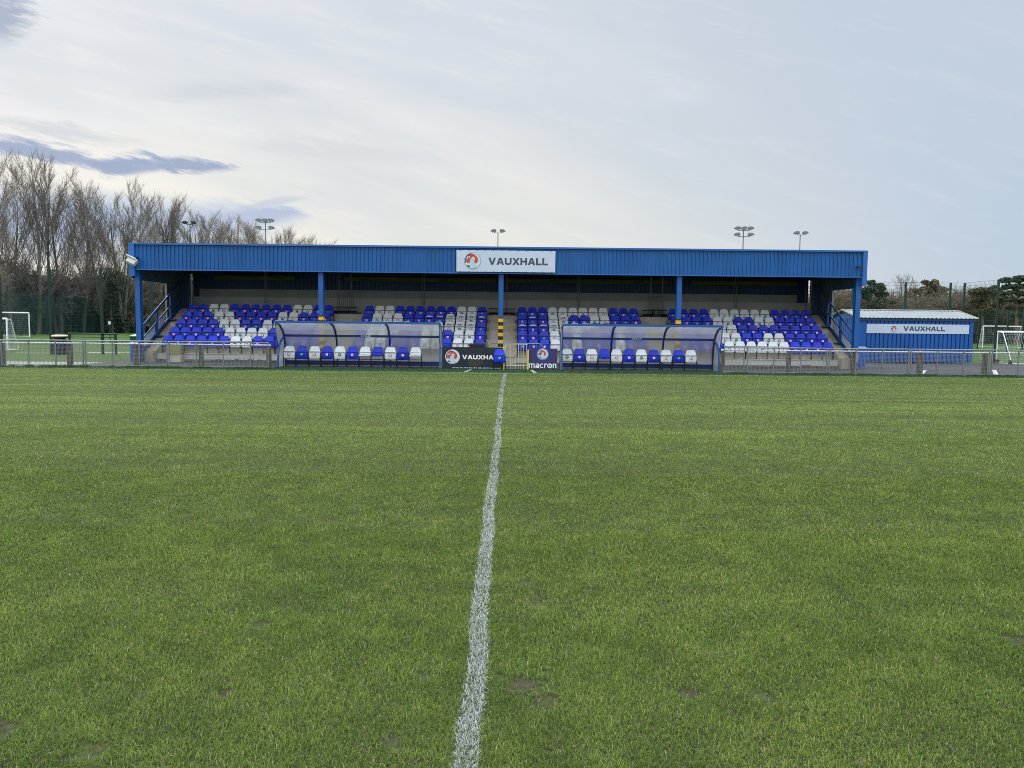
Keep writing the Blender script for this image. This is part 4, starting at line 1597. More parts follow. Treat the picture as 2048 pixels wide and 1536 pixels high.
# ------------------------------------------------------------------ bins and small things
def wheelie(x, y, h, w, label, m_body, m_lid, group='blue bins by the stand'):
    t = thing('wheelie_bin', (x, y, 0), label, 'bin', group)
    mb = MB()
    vs = []
    for z, s in ((.05, .82), (h, 1.0)):
        for sx, sy in ((-1, -1), (1, -1), (1, 1), (-1, 1)):
            vs.append((x + sx * w / 2 * s, y + sy * w * .55 * s, z))
    mb.add(vs, [(0, 3, 2, 1), (4, 5, 6, 7), (0, 1, 5, 4), (1, 2, 6, 5), (2, 3, 7, 6), (3, 0, 4, 7)])
    mb.build('bin_body', m_body, t)
    mb = MB()
    y0, y1 = y - w * .6, y + w * .6
    mb.prism([(y0, 0), (y1, 0), (y1, .09), (y, .10), (y0, .03)], (x - w / 2 - .02, 0, h + .002), (0, 1, 0), (0, 0, 1), (1, 0, 0), w + .04)
    mb.tube([(x - w / 2, y1 + .02, h + .03), (x + w / 2, y1 + .02, h + .03)], .018, 6)
    mb.build('lid', m_lid, t)
    for s in (-1, 1):
        mb = MB()
        mb.tube([(x + s * (w / 2 - .06), y + w * .5, .1), (x + s * w / 2, y + w * .5, .1)], .1, 12)
        mb.build('wheel', M_PVC, t)


wheelie(xat(1718, 34.6), 34.6, .86, .50, 'blue wheelie bin beside the right end of the stand', M_BINBLUE, M_BINLID)
wheelie(xat(271, 32.6), 32.6, .78, .33, 'blue wheelie bin beside the stand\'s leftmost post', M_BINBLUE, M_BINBLUE)
bx = xat(120, 40, 690)
lb = thing('litter_bin', (bx, 40, 0), 'round navy litter bin with cream ring standing on the grass at left', 'bin')
mb = MB()
mb.lathe([(.30, 0), (.31, .06), (.325, .1), (.325, .74), (.31, .78)], bx, 40, 28)
for k in range(14):
    a = 2 * math.pi * k / 14
    mb.tube([(bx + .327 * math.cos(a), 40 + .327 * math.sin(a), .1), (bx + .327 * math.cos(a), 40 + .327 * math.sin(a), .74)], .018, 5)
mb.build('bin_body', M_BIN, lb, smooth=True)
mb = MB()
mb.lathe([(.27, .78), (.26, .82), (.36, .86), (.375, .89)], bx, 40, 28)
mb.build('collar', M_PVC, lb, smooth=True)
mb = MB()
mb.lathe([(.378, .892), (.395, .92), (.395, .955), (.36, .985), (.30, 1.0)], bx, 40, 28)
mb.build('lid_ring', M_CREAM, lb, smooth=True)
mb = MB()
mb.lathe([(.29, 1.002), (.25, 1.03), (.1, 1.05)], bx, 40, 28)
mb.build('lid', M_BIN, lb, smooth=True)
# bin with recycling mark at the back of the gangway
rx, ry_, rz_ = xat(1311, 38.0, 628), 38.0, TR_Z0 + TR_R * 5
rb = thing('recycling_bin', (rx, ry_, rz_), 'dark green recycling bin at the back of the right gangway', 'bin')
mb = MB()
vs = []
for z, s in ((.0, .78), (.36, 1.0)):
    for sx, sy in ((-1, -1), (1, -1), (1, 1), (-1, 1)):
        vs.append((rx + sx * .17 * s, ry_ + sy * .15 * s, rz_ + z))
mb.add(vs, [(0, 3, 2, 1), (4, 5, 6, 7), (0, 1, 5, 4), (1, 2, 6, 5), (2, 3, 7, 6), (3, 0, 4, 7)])
mb.box(rx - .185, rx + .185, ry_ - .165, ry_ + .165, rz_ + .361, rz_ + .39)
mb.build('bin_body', M_DKGREEN, rb)
mb = MB()
for k in range(3):
    a = 90 + 120 * k
    mb.prism(arc(0, 0, .045, .062, a - 45, a + 30, 6), (rx, ry_ - .156, rz_ + .24), (1, 0, 0), (0, 0, 1), (0, -1, 0), .004)
mb.build('recycling_mark', M_WHITE, rb)
# grit box corner beside the left post
gx = xat(271, 35.5)
gb = thing('grit_box', (gx, 35.5, 0), 'green grit box half hidden by the leftmost blue post', 'box')
mb = MB()
mb.box(gx - .18, gx + .18, 35.35, 35.75, 0, 1.02)
mb.build('box_body', M_DKGREEN, gb)
mb = MB()
mb.prism([(35.32, 0), (35.78, 0), (35.78, .12), (35.32, .05)], (gx - .2, 0, 1.022), (0, 1, 0), (0, 0, 1), (1, 0, 0), .4)
mb.build('lid', mat('green_lid', (0.03, 0.22, 0.09), .5), gb)
# green goal-shaped rail on the grass
gr = thing('cycle_rail', (xat(185, 40), 40, 0), 'dark green tubular rail frame standing on the grass at left', 'rail')
a, b = xat(139.5, 40, 690), xat(231.5, 40, 690)
zt = zat(185, 667.5, 40)
mb = MB()
for x in (a, b):
    mb.box(x - .045, x + .045, 39.955, 40.045, 0, zt)
mb.build('post', M_GREENP, gr)
mb = MB()
mb.tube([(a - .06, 40, zt), (b + .06, 40, zt)], .04, 8)
mb.tube([(a, 40, zt - .17), (b, 40, zt - .17)], .025, 8)
mb.build('rail', M_GREENP, gr)

# ------------------------------------------------------------------ blue shed
SX0, SX1, SY0, SY1 = 18.0, 23.95, 39.9, 43.3
ZE, ZR = zat(1945, 638, 39.9), zat(1800, 621.5, 41.6)
sh = thing('shed', ((SX0 + SX1) / 2, 41.6, 0), 'blue ribbed metal shed with weathered white corrugated roof', 'shed')
mb = MB()
cladding(mb, (SX0 + .25, SY0), (SX1 - .2, SY0), .06, ZE - .02, .215, .055, (0, -1), prof=((0, 1), (.74, 1), (.79, 0), (.95, 0)))
mb.box(SX0, SX0 + .25, SY0 - .06, SY0 + .02, .06, ZE - .02)
mb.box(SX1 - .2, SX1, SY0 - .06, SY0 + .02, .06, ZE - .02)
cladding(mb, (SX0, SY1), (SX0, SY0 + .02), .06, ZE - .02, .215, .055, (-1, 0), prof=((0, 1), (.74, 1), (.79, 0), (.95, 0)))
cladding(mb, (SX1, SY0 + .02), (SX1, SY1), .06, ZE - .02, .215, .055, (1, 0), prof=((0, 1), (.74, 1), (.79, 0), (.95, 0)))
cladding(mb, (SX1, SY1), (SX0, SY1), .06, ZE - .02, .215, .055, (0, 1), prof=((0, 1), (.74, 1), (.79, 0), (.95, 0)))
ym = (SY0 + SY1) / 2
for x in (SX0 - .02, SX1 + .02):
    mb.prism([(SY0, ZE - .02), (SY1, ZE - .02), (ym, ZR - .06)], (x - .01, 0, 0), (0, 1, 0), (0, 0, 1), (1, 0, 0), .02)
mb.build('wall', M_SHED, sh)
mb = MB()
# corrugated roof: two slopes, profile along x
n = 84
for (ya, za, yb_, zb_) in ((SY0 - .16, ZE + .02, ym, ZR), (SY1 + .16, ZE + .02, ym, ZR)):
    prof = []
    for k in range(n + 1):
        x = SX0 - .15 + (SX1 - SX0 + .3) * k / n
        prof.append((x, .022 * math.cos(2 * math.pi * k / n * 29)))
    vs = [(x, ya, za + h) for x, h in prof] + [(x, yb_, zb_ + h) for x, h in prof]
    vs += [(x, ya, za + h - .012) for x, h in prof] + [(x, yb_, zb_ + h - .012) for x, h in prof]
    N_ = n + 1
    fs = [(k, k + 1, N_ + k + 1, N_ + k) for k in range(n)] + [(2 * N_ + k, 3 * N_ + k, 3 * N_ + k + 1, 2 * N_ + k + 1) for k in range(n)]
    fs += [(k, 2 * N_ + k, 2 * N_ + k + 1, k + 1) for k in range(n)]
    mb.add(vs, fs)
rf = mb.build('roof', M_ROOFW, sh)
mb = MB()
mb.tube([(SX0 - .16, ym, ZR + .02), (SX1 + .16, ym, ZR + .02)], .045, 8)
mb.build('ridge', M_ROOFW, rf, origin=world_loc(rf))
mb = MB()
for x in (SX0 - .17, SX1 + .17):
    mb.beam((x, SY0 - .17, ZE + .03), (x, ym, ZR + .03), .05, .05)
    mb.beam((x, SY1 + .17, ZE + .03), (x, ym, ZR + .03), .05, .05)
mb.build('verge', M_ROOFY, rf, origin=world_loc(rf))
mb = MB()
mb.box(SX0 - .05, SX1 + .12, SY0 - .12, SY0 - .05, ZE - .14, ZE - .022)
mb.build('gutter_board', M_NAVY, sh)
sy = SY0 - .062
sg = thing('sign', (xat(1835, sy, 658), sy, zat(1835, 658, sy)), 'long white sign board with small emblem on the blue shed', 'sign')
s0, s1, szt, szb = xat(1733, sy, 658), xat(1938, sy, 658), zat(1835, 648.6, sy), zat(1835, 667.2, sy)
mb = MB()
mb.box(s0, s1, sy - .02, sy, szb, szt)
mb.build('sign_board', M_BANNER, sg)
emblem('emblem', xat(1788, sy, 657.5), zat(1788, 657.5, sy), sy - .021, .175, sg, M_BANNER)
mb = MB()
lettering(mb, 'VAUXHALL', xat(1806.5, sy, 658), xat(1889.5, sy, 658), zat(1848, 662, sy), zat(1848, 653, sy), sy - .021)
mb.build('lettering', M_SIGN_GREY, sg)

# ------------------------------------------------------------------ goals
def goal(p0, p1, h, depth, label, r=.05, net=.14, lean=True):
    """Front frame from p0 to p1 (ground points), net and stays running back by the 2D vector depth."""
    p0, p1, d = Vector((p0[0], p0[1], 0)), Vector((p1[0], p1[1], 0)), Vector((depth[0], depth[1], 0))
    t = thing('goal', (p0 + p1) / 2, label, 'goal', 'white football goals on the fields beyond')
    Z = Vector((0, 0, 1))
    for p in (p0, p1):
        mb = MB()
        mb.tube([p, p + Z * h], r, 8)
        mb.build('goalpost', M_GOAL, t)
    mb = MB()
    mb.tube([p0 + Z * h, p1 + Z * h], r, 8)
    mb.build('crossbar', M_GOAL, t)
    mb = MB()
    for p in (p0, p1):
        mb.tube([p + Z * h, p + d * .35 + Z * h * .97, p + d + Z * .03], r * .55, 6)
        mb.tube([p + Z * .03, p + d + Z * .03], r * .55, 6)
    mb.tube([p0 + d + Z * .03, p1 + d + Z * .03], r * .55, 6)
    mb.build('stay', M_GOAL, t)
    mb = MB()
    w = .0045
    n = max(4, int((p1 - p0).length / net))
    path = [Z * h, d * .35 + Z * h * .97, d + Z * .03]
    for k in range(n + 1):
        b = p0 + (p1 - p0) * k / n
        mb.tube([b + q for q in path], w, 3, cap=False)
    m_ = max(4, int(h * 1.3 / net))
    for k in range(m_ + 1):
        s = k / m_ * 2
        q = path[0].lerp(path[1], s) if s < 1 else path[1].lerp(path[2], s - 1)
        mb.tube([p0 + q, p1 + q], w, 3, cap=False)
    for p in (p0, p1):
        for k in range(1, 9):
            s = k / 9
            top = path[1].lerp(path[2], s)
            mb.tube([p + d * (.35 + .65 * s), p + Vector((top.x, top.y, top.z))], w, 3, cap=False)
        for k in range(1, m_):
            z = h * k / m_
            mb.tube([p + Z * z, p + d * (.35 + .65 * (1 - z / h)) + Z * z], w, 3, cap=False)
    mb.build('net', M_NET, t)
    return t


Yg = 79.6
goal((xat(58.5, Yg, 650), Yg), (xat(-85, Yg, 650), Yg), 2.5, (-1.2, 2.0), 'large white goal at the far left edge, back by the green fence', .06)
Yg = 44.0
goal((xat(14.5, Yg, 670), Yg), (xat(-70, Yg, 670), Yg), 1.82, (-.2, 1.3), 'small white goal cut off by the left edge of the picture', .05)
Yg = 40.9
g = goal((xat(1993, Yg, 700), Yg), (xat(2096, Yg, 700), Yg), 1.68, (.05, -1.25), 'small white goal nearest the fence on the right', .045)
mb = MB()
for px, yy_ in ((1995, Yg - .12), (2020, Yg - 1.2)):
    x = xat(px, yy_, 726)
    mb.tube([(x - .05, yy_, .11), (x + .05, yy_, .11)], .11, 10)
mb.build('wheel', M_PVC, g)
Yg = 77
goal((xat(1966, Yg, 670), Yg), (xat(2044, Yg, 670), Yg), 2.15, (.6, 1.6), 'wide white goal standing behind the small goal on the right', .055)
Yg = 122
goal((xat(1967, Yg, 670), Yg), (xat(2016, Yg, 670), Yg), 1.85, (.8, 1.6), 'farthest white goal seen through the frame of another', .05)

# ------------------------------------------------------------------ green mesh fences
def mesh_fence(pts, h, label, post_r, dz, dx, wire, panel_from=0.1, tops=True, group='green mesh sports fences'):
    t = thing('mesh_fence', (pts[0][0], pts[0][1], 0), label, 'fence', group)
    for p in pts:
        mb = MB()
        mb.box(p[0] - post_r, p[0] + post_r, p[1] - post_r, p[1] + post_r, 0, h)
        mb.build('post', M_GREENP, t)
    mb = MB()
    for a, b in zip(pts[:-1], pts[1:]):
        A, B = Vector((a[0], a[1], 0)), Vector((b[0], b[1], 0))
        n = int(round((h - panel_from) / dz))
        for k in range(n + 1):
            z = panel_from + (h - panel_from) * k / n - .01
            mb.beam(A + Vector((0, 0, z)), B + Vector((0, 0, z)), wire, wire * 1.6)
        m_ = int((B - A).length / dx)
        for k in range(1, m_):
            p = A.lerp(B, k / m_)
            mb.beam(p + Vector((0, 0, panel_from)), p + Vector((0, 0, h)), wire * .7, wire * .7)
    mb.build('mesh', M_GREENW, t)
    return t


mesh_fence([(xat(p, 40.2, 640), 40.2) for p in (-102, 1, 101, 204, 304, 339.5)], 4.48, 'tall dark green mesh fence on the grass left of the stand', .055, .2, .11, .005)
mesh_fence([(22.4 - 3.0, 43.9), (22.4, 43.9), (24.95, 43.9), (25.75, 43.9), (xat(1993, 40.9, 640), 40.9)], 4.42, 'tall dark green mesh fence behind the blue shed', .046, .2, .11, .005)
pl = [(-40, 66)]
for p, y in ((14, 82), (39.5, 86), (67.5, 90), (94, 94), (118.5, 97), (141, 100), (164, 103), (186, 106), (206, 109), (224, 112), (240, 115), (256, 118), (272, 121), (290, 124), (312, 127), (335, 130)):
    pl.append((xat(p, y, 640), y))
mesh_fence(pl[1:], 4.75, 'long dark green mesh fence in front of the bare trees at left', .07, .2, .13, .017)
pr_ = []
for p, y in ((1640, 104), (1690, 98), (1740, 92), (1800, 86), (1860, 80), (1900, 74), (1931, 70), (1958, 67), (2016, 62), (2047, 60), (2080, 58)):
    pr_.append((xat(p, y, 640), y))
mesh_fence(pr_, 3.4, 'lower dark green mesh fence in front of the pines at right', .05, .2, .16, .009)
# grey palisade far left
x0, x1 = xat(40, 128, 650), xat(330, 140, 650)
pf = thing('palisade_fence', ((x0 + x1) / 2, 134, 0), 'low grey palisade fence under the trees behind the green fence', 'fence')
mb = MB()
n = 150
for k in range(n):
    x, y = x0 + (x1 - x0) * k / n, 128 + 12 * k / n
    mb.box(x, x + .14, y, y + .04, 0, 2.0)
for z in (.5, 1.6):
    mb.beam((x0, 128.06, z), (x1, 140.06, z), .05, .06)
mb.build('pales', M_PALIS, pf)
nt = thing('notice_board', (xat(219.5, 60, 645), 60, 0), 'small white notice fixed on a post behind the left green fence', 'sign')
nx, nz = xat(219.5, 60, 645), zat(219.5, 645.5, 60)
mb = MB()
mb.box(nx - .11, nx + .11, 59.93, 59.95, nz - .13, nz + .13)
mb.build('board', M_BANNER, nt)
mb = MB()
mb.box(nx - .03, nx + .03, 59.955, 60.0, 0, nz + .12)
mb.build('post', M_GREENP, nt)

# ------------------------------------------------------------------ floodlight masts beyond the stand
def mast(px, py_top, Y, rows, label, dark=False, sc=1.0):
    x, z = xat(px, Y, py_top), zat(px, py_top, Y)
    t = thing('floodlight_mast', (x, Y, 0), label, 'floodlight', 'floodlight masts rising beyond the stand')
    mm = M_MAST_DK if dark else M_MAST
    mb = MB()
    mb.tube([(x, Y, 0), (x, Y, z)], [.16 * sc, .085 * sc], 10)
    mb.build('mast', mm, t)
    for (n, dz, w) in rows:
        mb = MB()
        mb.beam((x - w / 2, Y - .1, z + dz), (x + w / 2, Y - .1, z + dz), .1 * sc, .1 * sc)
        mb.build('crossarm', mm, t)
        for k in range(n):
            cx = x - w / 2 + w * k / (n - 1)
            if n == 2:
                cx = x + (-1 if k == 0 else 1) * w * .52
            s = -1 if cx < x - .1 else (1 if cx > x + .1 else 0)
            mb = MB()
            L_, H_ = .52 * sc, .42 * sc
            c = Vector((cx + s * .18 * sc, Y - .25, z + dz + .34 * sc))
            pts = [(-L_ - .1, -.02), (-L_ * .6, H_ * .7), (L_ * .7, H_ * .8), (L_, H_ * .3), (L_ * .9, -H_ * .4), (-L_ * .4, -H_ * .5)]
            if s > 0:
                pts = mirror([(p[0], p[1]) for p in pts], 0)
            mb.prism(pts, (c.x, c.y - .3 * sc, c.z), (1, 0, 0), (0, 0, 1), (0, 1, 0), .6 * sc)
            mb.beam((cx, Y - .1, z + dz), (c.x, c.y, c.z), .06 * sc, .06 * sc)
            lm = mb.build('lamp', mm if dark else mat('floodlight_shell', (.17, .18, .20), .4, .1), t)
            mb = MB()
            mb.box(c.x - L_ * .55, c.x + L_ * .55, c.y - .26 * sc, c.y + .26 * sc, c.z - H_ * .62, c.z - H_ * .5)
            mb.build('lamp_glass', M_LAMPGL if not dark else M_MAST_DK, lm, origin=world_loc(lm))


mast(531, 445, 92, [(3, 0, 1.25), (2, -.85, 1.25)], 'tall grey mast with five floodlights in two tiers at left', sc=.62)
mast(996, 466, 110, [(2, 0, .9)], 'thin grey mast with two floodlights near the middle of the roof', sc=.72)
mast(1487, 461, 95, [(3, 0, 1.35), (2, -.75, 1.35)], 'tall grey mast with five floodlights in two tiers at right', sc=.66)
mast(1600.5, 470, 110, [(2, 0, .9)], 'thin grey mast with two floodlights, the rightmost one', sc=.72)
mast(380, 449, 120, [(2, 0, 1.05)], 'dark mast with two floodlights among the bare trees', True, sc=.72)
# ------------------------------------------------------------------ trees
class Twigs:
    """Collects tapered three-sided sticks quickly."""
    def __init__(s):
        s.a, s.b, s.ra, s.rb = [], [], [], []

    def add(s, a, b, ra, rb):
        s.a.append(a)
        s.b.append(b)
        s.ra.append(ra)
        s.rb.append(rb)

    def build(s, name, m, n=3):
        A, B = np.array(s.a, float), np.array(s.b, float)
        ra, rb = np.array(s.ra)[:, None], np.array(s.rb)[:, None]
        d = B - A
        d /= np.maximum(np.linalg.norm(d, axis=1, keepdims=True), 1e-9)
        ref = np.where(np.abs(d[:, 2:3]) < .9, np.array([[0, 0, 1.]]), np.array([[1., 0, 0]]))
        u = np.cross(d, ref)
        u /= np.linalg.norm(u, axis=1, keepdims=True)
        w = np.cross(u, d)
        k = len(A)
        V = np.empty((k, 2 * n, 3), np.float32)
        for i in range(n):
            c, sn = math.cos(2 * math.pi * i / n), math.sin(2 * math.pi * i / n)
            V[:, i] = A + (u * c + w * sn) * ra
            V[:, n + i] = B + (u * c + w * sn) * rb
        q = []
        for i in range(n):
            j = (i + 1) % n
            q += [i, j, n + j, n + i]
        loops = ((np.arange(k) * 2 * n)[:, None] + np.array(q)[None]).astype(np.int32).ravel()
        me = bpy.data.meshes.new(name)
        me.vertices.add(k * 2 * n)
        me.vertices.foreach_set('co', V.ravel())
        me.loops.add(len(loops))
        me.loops.foreach_set('vertex_index', loops)
        me.polygons.add(k * n)
        me.polygons.foreach_set('loop_start', (np.arange(k * n) * 4).astype(np.int32))
        me.update(calc_edges=True)
        me.materials.append(m)
        return me


def rnd_perp(rg, d):
    v = rg.normal(size=3)
    v -= d * v.dot(d)
    return v / max(np.linalg.norm(v), 1e-6)


def poplar(seed, h=20.0, stems=1):
    """Bare fastigiate crown: long straight limbs rising steeply from low on the trunk, fine upright twigs."""
    rg = np.random.default_rng(seed)
    tr, tw = Twigs(), Twigs()
    up = np.array([0, 0, 1.])

    def run(p, d, L, r0, r1, n, wob, bias, dst):
        pts = [p]
        for i in range(n):
            d = d + rg.normal(size=3) * wob + up * bias
            d = d / np.linalg.norm(d)
            pts.append(pts[-1] + d * L / n)
            dst.add(pts[-2], pts[-1], r0 + (r1 - r0) * i / n, r0 + (r1 - r0) * (i + 1) / n)
        return pts

    def pick_(pts, s):
        n = len(pts) - 1
        i = min(int(s * n), n - 1)
        d = pts[i + 1] - pts[i]
        return pts[i] + d * (s * n - i), d / np.linalg.norm(d)

    def side(d, a0, a1):
        a = math.radians(rg.uniform(a0, a1))
        v = d * math.cos(a) + rnd_perp(rg, d) * math.sin(a)
        return v / np.linalg.norm(v)

    for st_ in range(stems):
        a = rg.uniform(0, 6.28)
        lean = .03 if stems == 1 else .12
        hh = h * (1 - .1 * st_)
        base = np.array([.4 * st_, .3 * st_, 0.])
        trunk = run(base, np.array([math.cos(a) * lean, math.sin(a) * lean, 1.]), hh, .25, .02, 12, .035, .03, tr)
        nb = int(26 / stems ** .6)
        for k in range(nb):
            s = .10 + .82 * (k + rg.random()) / nb
            p, d = pick_(trunk, s)
            L1 = hh * (.60 - .52 * s) * rg.uniform(.8, 1.15) + .6
            limb = run(p, side(d, 20, 36), L1, .056 * (1.1 - s), .011, max(4, int(L1 / 1.2)), .022, .055, tr)
            n2 = int(6 + L1 * 2.0)
            for m in range(n2):
                s2 = .18 + .82 * (m + rg.random()) / n2
                p2, d2 = pick_(limb, s2)
                L2 = (1.0 + .20 * L1 * (1.1 - s2)) * rg.uniform(.6, 1.25)
                tw2 = run(p2, side(d2, 14, 34), L2, .017, .008, 3, .05, .12, tw)
                for q in range(6):
                    p3, d3 = pick_(tw2, rg.uniform(.15, 1.0))
                    L3 = rg.uniform(.45, 1.15)
                    run(p3, side(d3, 12, 32), L3, .009, .005, 2, .05, .14, tw)
    return tr.build('trunk', M_BARK, 5), tw.build('crown', M_TWIG)


def shrub(seed, h=6.0, w=3.5, m=None, n0=46):
    rg = np.random.default_rng(seed)
    st, tw = Twigs(), Twigs()

    def limb(p, d, L, r, level):
        nseg = 3
        pts = [p]
        for i in range(nseg):
            d = d + rg.normal(size=3) * .16 + np.array([0, 0, .05])
            d /= np.linalg.norm(d)
            pts.append(pts[-1] + d * L / nseg)
            (st if level == 0 else tw).add(pts[-2], pts[-1], max(r * (1 - i / nseg * .6), .016), max(r * (1 - (i + 1) / nseg * .6), .014))
        if level == 3:
            return
        for k in range([9, 6, 5][level]):
            s = .25 + .75 * rg.random()
            i = min(int(s * nseg), nseg - 1)
            q = pts[i] + (pts[i + 1] - pts[i]) * (s * nseg - i)
            dd = pts[i + 1] - pts[i]
            dd /= np.linalg.norm(dd)
            a = math.radians(rg.uniform(25, 65))
            limb(q, dd * math.cos(a) + rnd_perp(rg, dd) * math.sin(a), L * rg.uniform(.35, .6), max(r * .5, .016), level + 1)
    for k in range(n0):
        a, rad = rg.uniform(0, 6.28), w * .75 * math.sqrt(rg.random())
        p = np.array([math.cos(a) * rad, math.sin(a) * rad, 0])
        d = np.array([math.cos(a) * .35 * rad / w + rg.normal() * .2, math.sin(a) * .35 * rad / w + rg.normal() * .2, 1.])
        limb(p, d / np.linalg.norm(d), h * rg.uniform(.5, .85) * (1 - .25 * rad / w), .05, 0)
    return st.build('stems', m), tw.build('twigs', m)


def leaf_mesh(name, centres, radii, count, size, m, seed, flat=1.0):
    """Many small leaf-sized quads scattered through ellipsoid clumps."""
    rg = np.random.default_rng(seed)
    P, S = [], []
    for c, r in zip(centres, radii):
        n = int(count * rg.uniform(.7, 1.2))
        v = rg.normal(size=(n, 3))
        v /= np.linalg.norm(v, axis=1, keepdims=True)
        v *= (rg.random((n, 1)) ** .45)
        P.append(np.array(c) + v * np.array(r))
        S.append(size * rg.uniform(.6, 1.3, size=n))
    P, S = np.concatenate(P), np.concatenate(S)
    k = len(P)
    a = rg.normal(size=(k, 3))
    a /= np.linalg.norm(a, axis=1, keepdims=True)
    b = np.cross(a, rg.normal(size=(k, 3)))
    b /= np.linalg.norm(b, axis=1, keepdims=True)
    a, b = a * S[:, None], b * S[:, None] * .45
    V = np.stack([P - a, P - b * .8, P + a, P + b], 1).astype(np.float32)
    me = bpy.data.meshes.new(name)
    me.vertices.add(k * 4)
    me.vertices.foreach_set('co', V.ravel())
    me.loops.add(k * 4)
    me.loops.foreach_set('vertex_index', np.arange(k * 4, dtype=np.int32))
    me.polygons.add(k)
    me.polygons.foreach_set('loop_start', (np.arange(k) * 4).astype(np.int32))
    me.update(calc_edges=True)
    me.materials.append(m)
    return me


def top_of(me, q=99.3):
    co = np.empty(len(me.vertices) * 3, np.float32)
    me.vertices.foreach_get('co', co)
    return float(np.percentile(co[2::3], q))


def place_tree(name, parts, x, y, scale, rot_, label, cat, group, sz=None):
    t = thing(name, (x, y, 0), label, cat, group)
    t.rotation_euler = (0, 0, rot_)
    t.scale = (scale, scale, sz or scale)
    for nm, me in parts:
        child(nm, me, t)
    return t


POP = [poplar(11, 20, 1), poplar(12, 20, 2), poplar(13, 20, 1), poplar(14, 20, 2), poplar(15, 20, 1)]
# (pixel x, pixel y of the top, distance)
ROW = [(-38, 300, 92), (18, 316, 96), (75, 300, 98), (112, 322, 102), (165, 372, 106), (205, 354, 108), (243, 362, 112), (285, 385, 117), (330, 386, 121),
       (360, 390, 124), (395, 418, 130), (418, 420, 134), (448, 430, 140), (470, 434, 144), (498, 440, 150), (522, 445, 155), (548, 456, 160), (572, 458, 165),
       (596, 462, 170), (620, 470, 176), (640, 478, 182)]
POPLAB = ['leafless poplar cut off by the left edge of the picture', 'leafless poplar at the left edge, one of the tallest', 'tallest leafless poplar, rising into the dark cloud',
          'leafless poplar just right of the tallest one', 'shorter leafless poplar left of the stand end', 'leafless poplar directly left of the stand corner',
          'leafless poplar rising over the left corner of the stand', 'leafless poplar just inside the left end of the roof', 'leafless poplar left of the dark two-lamp mast',
          'leafless poplar behind the dark two-lamp mast', 'leafless poplar just right of the dark two-lamp mast', 'second leafless poplar right of the dark two-lamp mast',
          'small far poplar, fourth left of the five-lamp mast', 'small far poplar, third left of the five-lamp mast', 'small far poplar, second left of the five-lamp mast',
          'small far poplar immediately left of the five-lamp mast', 'small far poplar immediately right of the five-lamp mast', 'small far poplar, second right of the five-lamp mast',
          'small far poplar, third right of the five-lamp mast', 'very small far poplar, second from the row\'s right end', 'smallest poplar at the right end of the row']
for i, (px, py, Y) in enumerate(ROW):
    tr, tw = POP[i % 5]
    h = zat(px, py, Y)
    sc = h / top_of(POP[i % 5][1], 99.8)
    place_tree('poplar_tree', (('trunk', tr), ('crown', tw)), xat(px, Y, 600), Y, sc * (1.05 + .012 * i), i * 1.9, POPLAB[i], 'tree', 'bare poplars in a row', sz=sc)

SHR = [shrub(21, 6, 3.6, M_SHRUB), shrub(27, 6, 3.2, M_SHRUB), shrub(23, 6, 3.6, M_SHRUB2)]
k = 0
random.seed(5)
for (px, py, Y, v) in ((-20, 545, 100, 2), (22, 520, 100, 2), (55, 545, 103, 2), (92, 560, 106, 0), (128, 558, 109, 1), (160, 560, 112, 0), (196, 552, 115, 1), (228, 556, 118, 0),
                       (258, 552, 121, 1), (290, 560, 124, 0), (322, 560, 127, 1), (350, 560, 130, 0), (10, 560, 112, 0), (70, 575, 116, 1), (110, 570, 119, 0), (150, 566, 122, 1),
                       (180, 574, 125, 0), (215, 570, 128, 1), (245, 572, 131, 0), (275, 575, 134, 1)):
    h = zat(px, py, Y)
    sc = h / top_of(SHR[v][1])
    st, tw = SHR[v]
    row = 'nearer' if k < 12 else 'farther'
    lab = '%s leafless thicket bush under the poplars, %s from left in the %s row' % ('purple-brown' if v == 2 else 'brown', ORD[k if k < 12 else k - 12], row)
    place_tree('thicket_bush', (('stems', st), ('twigs', tw)), xat(px, Y, 620), Y, sc, random.uniform(0, 6), lab, 'bush', 'leafless thicket under the poplars')
    k += 1
# ivy-clad trunks among the thicket
ivy_c = [(random.uniform(-.6, .6), random.uniform(-.5, .5), z) for z in np.linspace(.5, 8.5, 12)]
ivy_me = leaf_mesh('ivy', ivy_c, [(random.uniform(.7, 1.3), .9, .9) for _ in ivy_c], 330, .17, M_IVY, 3)
tk = Twigs()
for z in range(9):
    tk.add(np.array([.05 * z, 0, z * 1.]), np.array([.05 * (z + 1), 0, z + 1.]), .22 - .015 * z, .205 - .015 * z)
tk_me = tk.build('trunk', M_BARK, 6)
for i, (px, py, Y) in enumerate(((112, 540, 104), (150, 556, 107), (223, 535, 108), (245, 545, 112), (175, 560, 116))):
    sc = zat(px, py, Y) / 9.2
    place_tree('ivy_clad_tree', (('trunk', tk_me), ('ivy', ivy_me)), xat(px, Y, 600), Y, sc, i * 2.1,
               ['ivy-covered trunk between the two tall green posts', 'shorter ivy-covered trunk left of the second green post', 'ivy-covered trunk right of the second tall green post',
                'ivy-covered trunk nearest the stand\'s left end', 'low ivy-covered trunk farther back in the thicket'][i], 'tree', 'ivy-covered trunks at left')
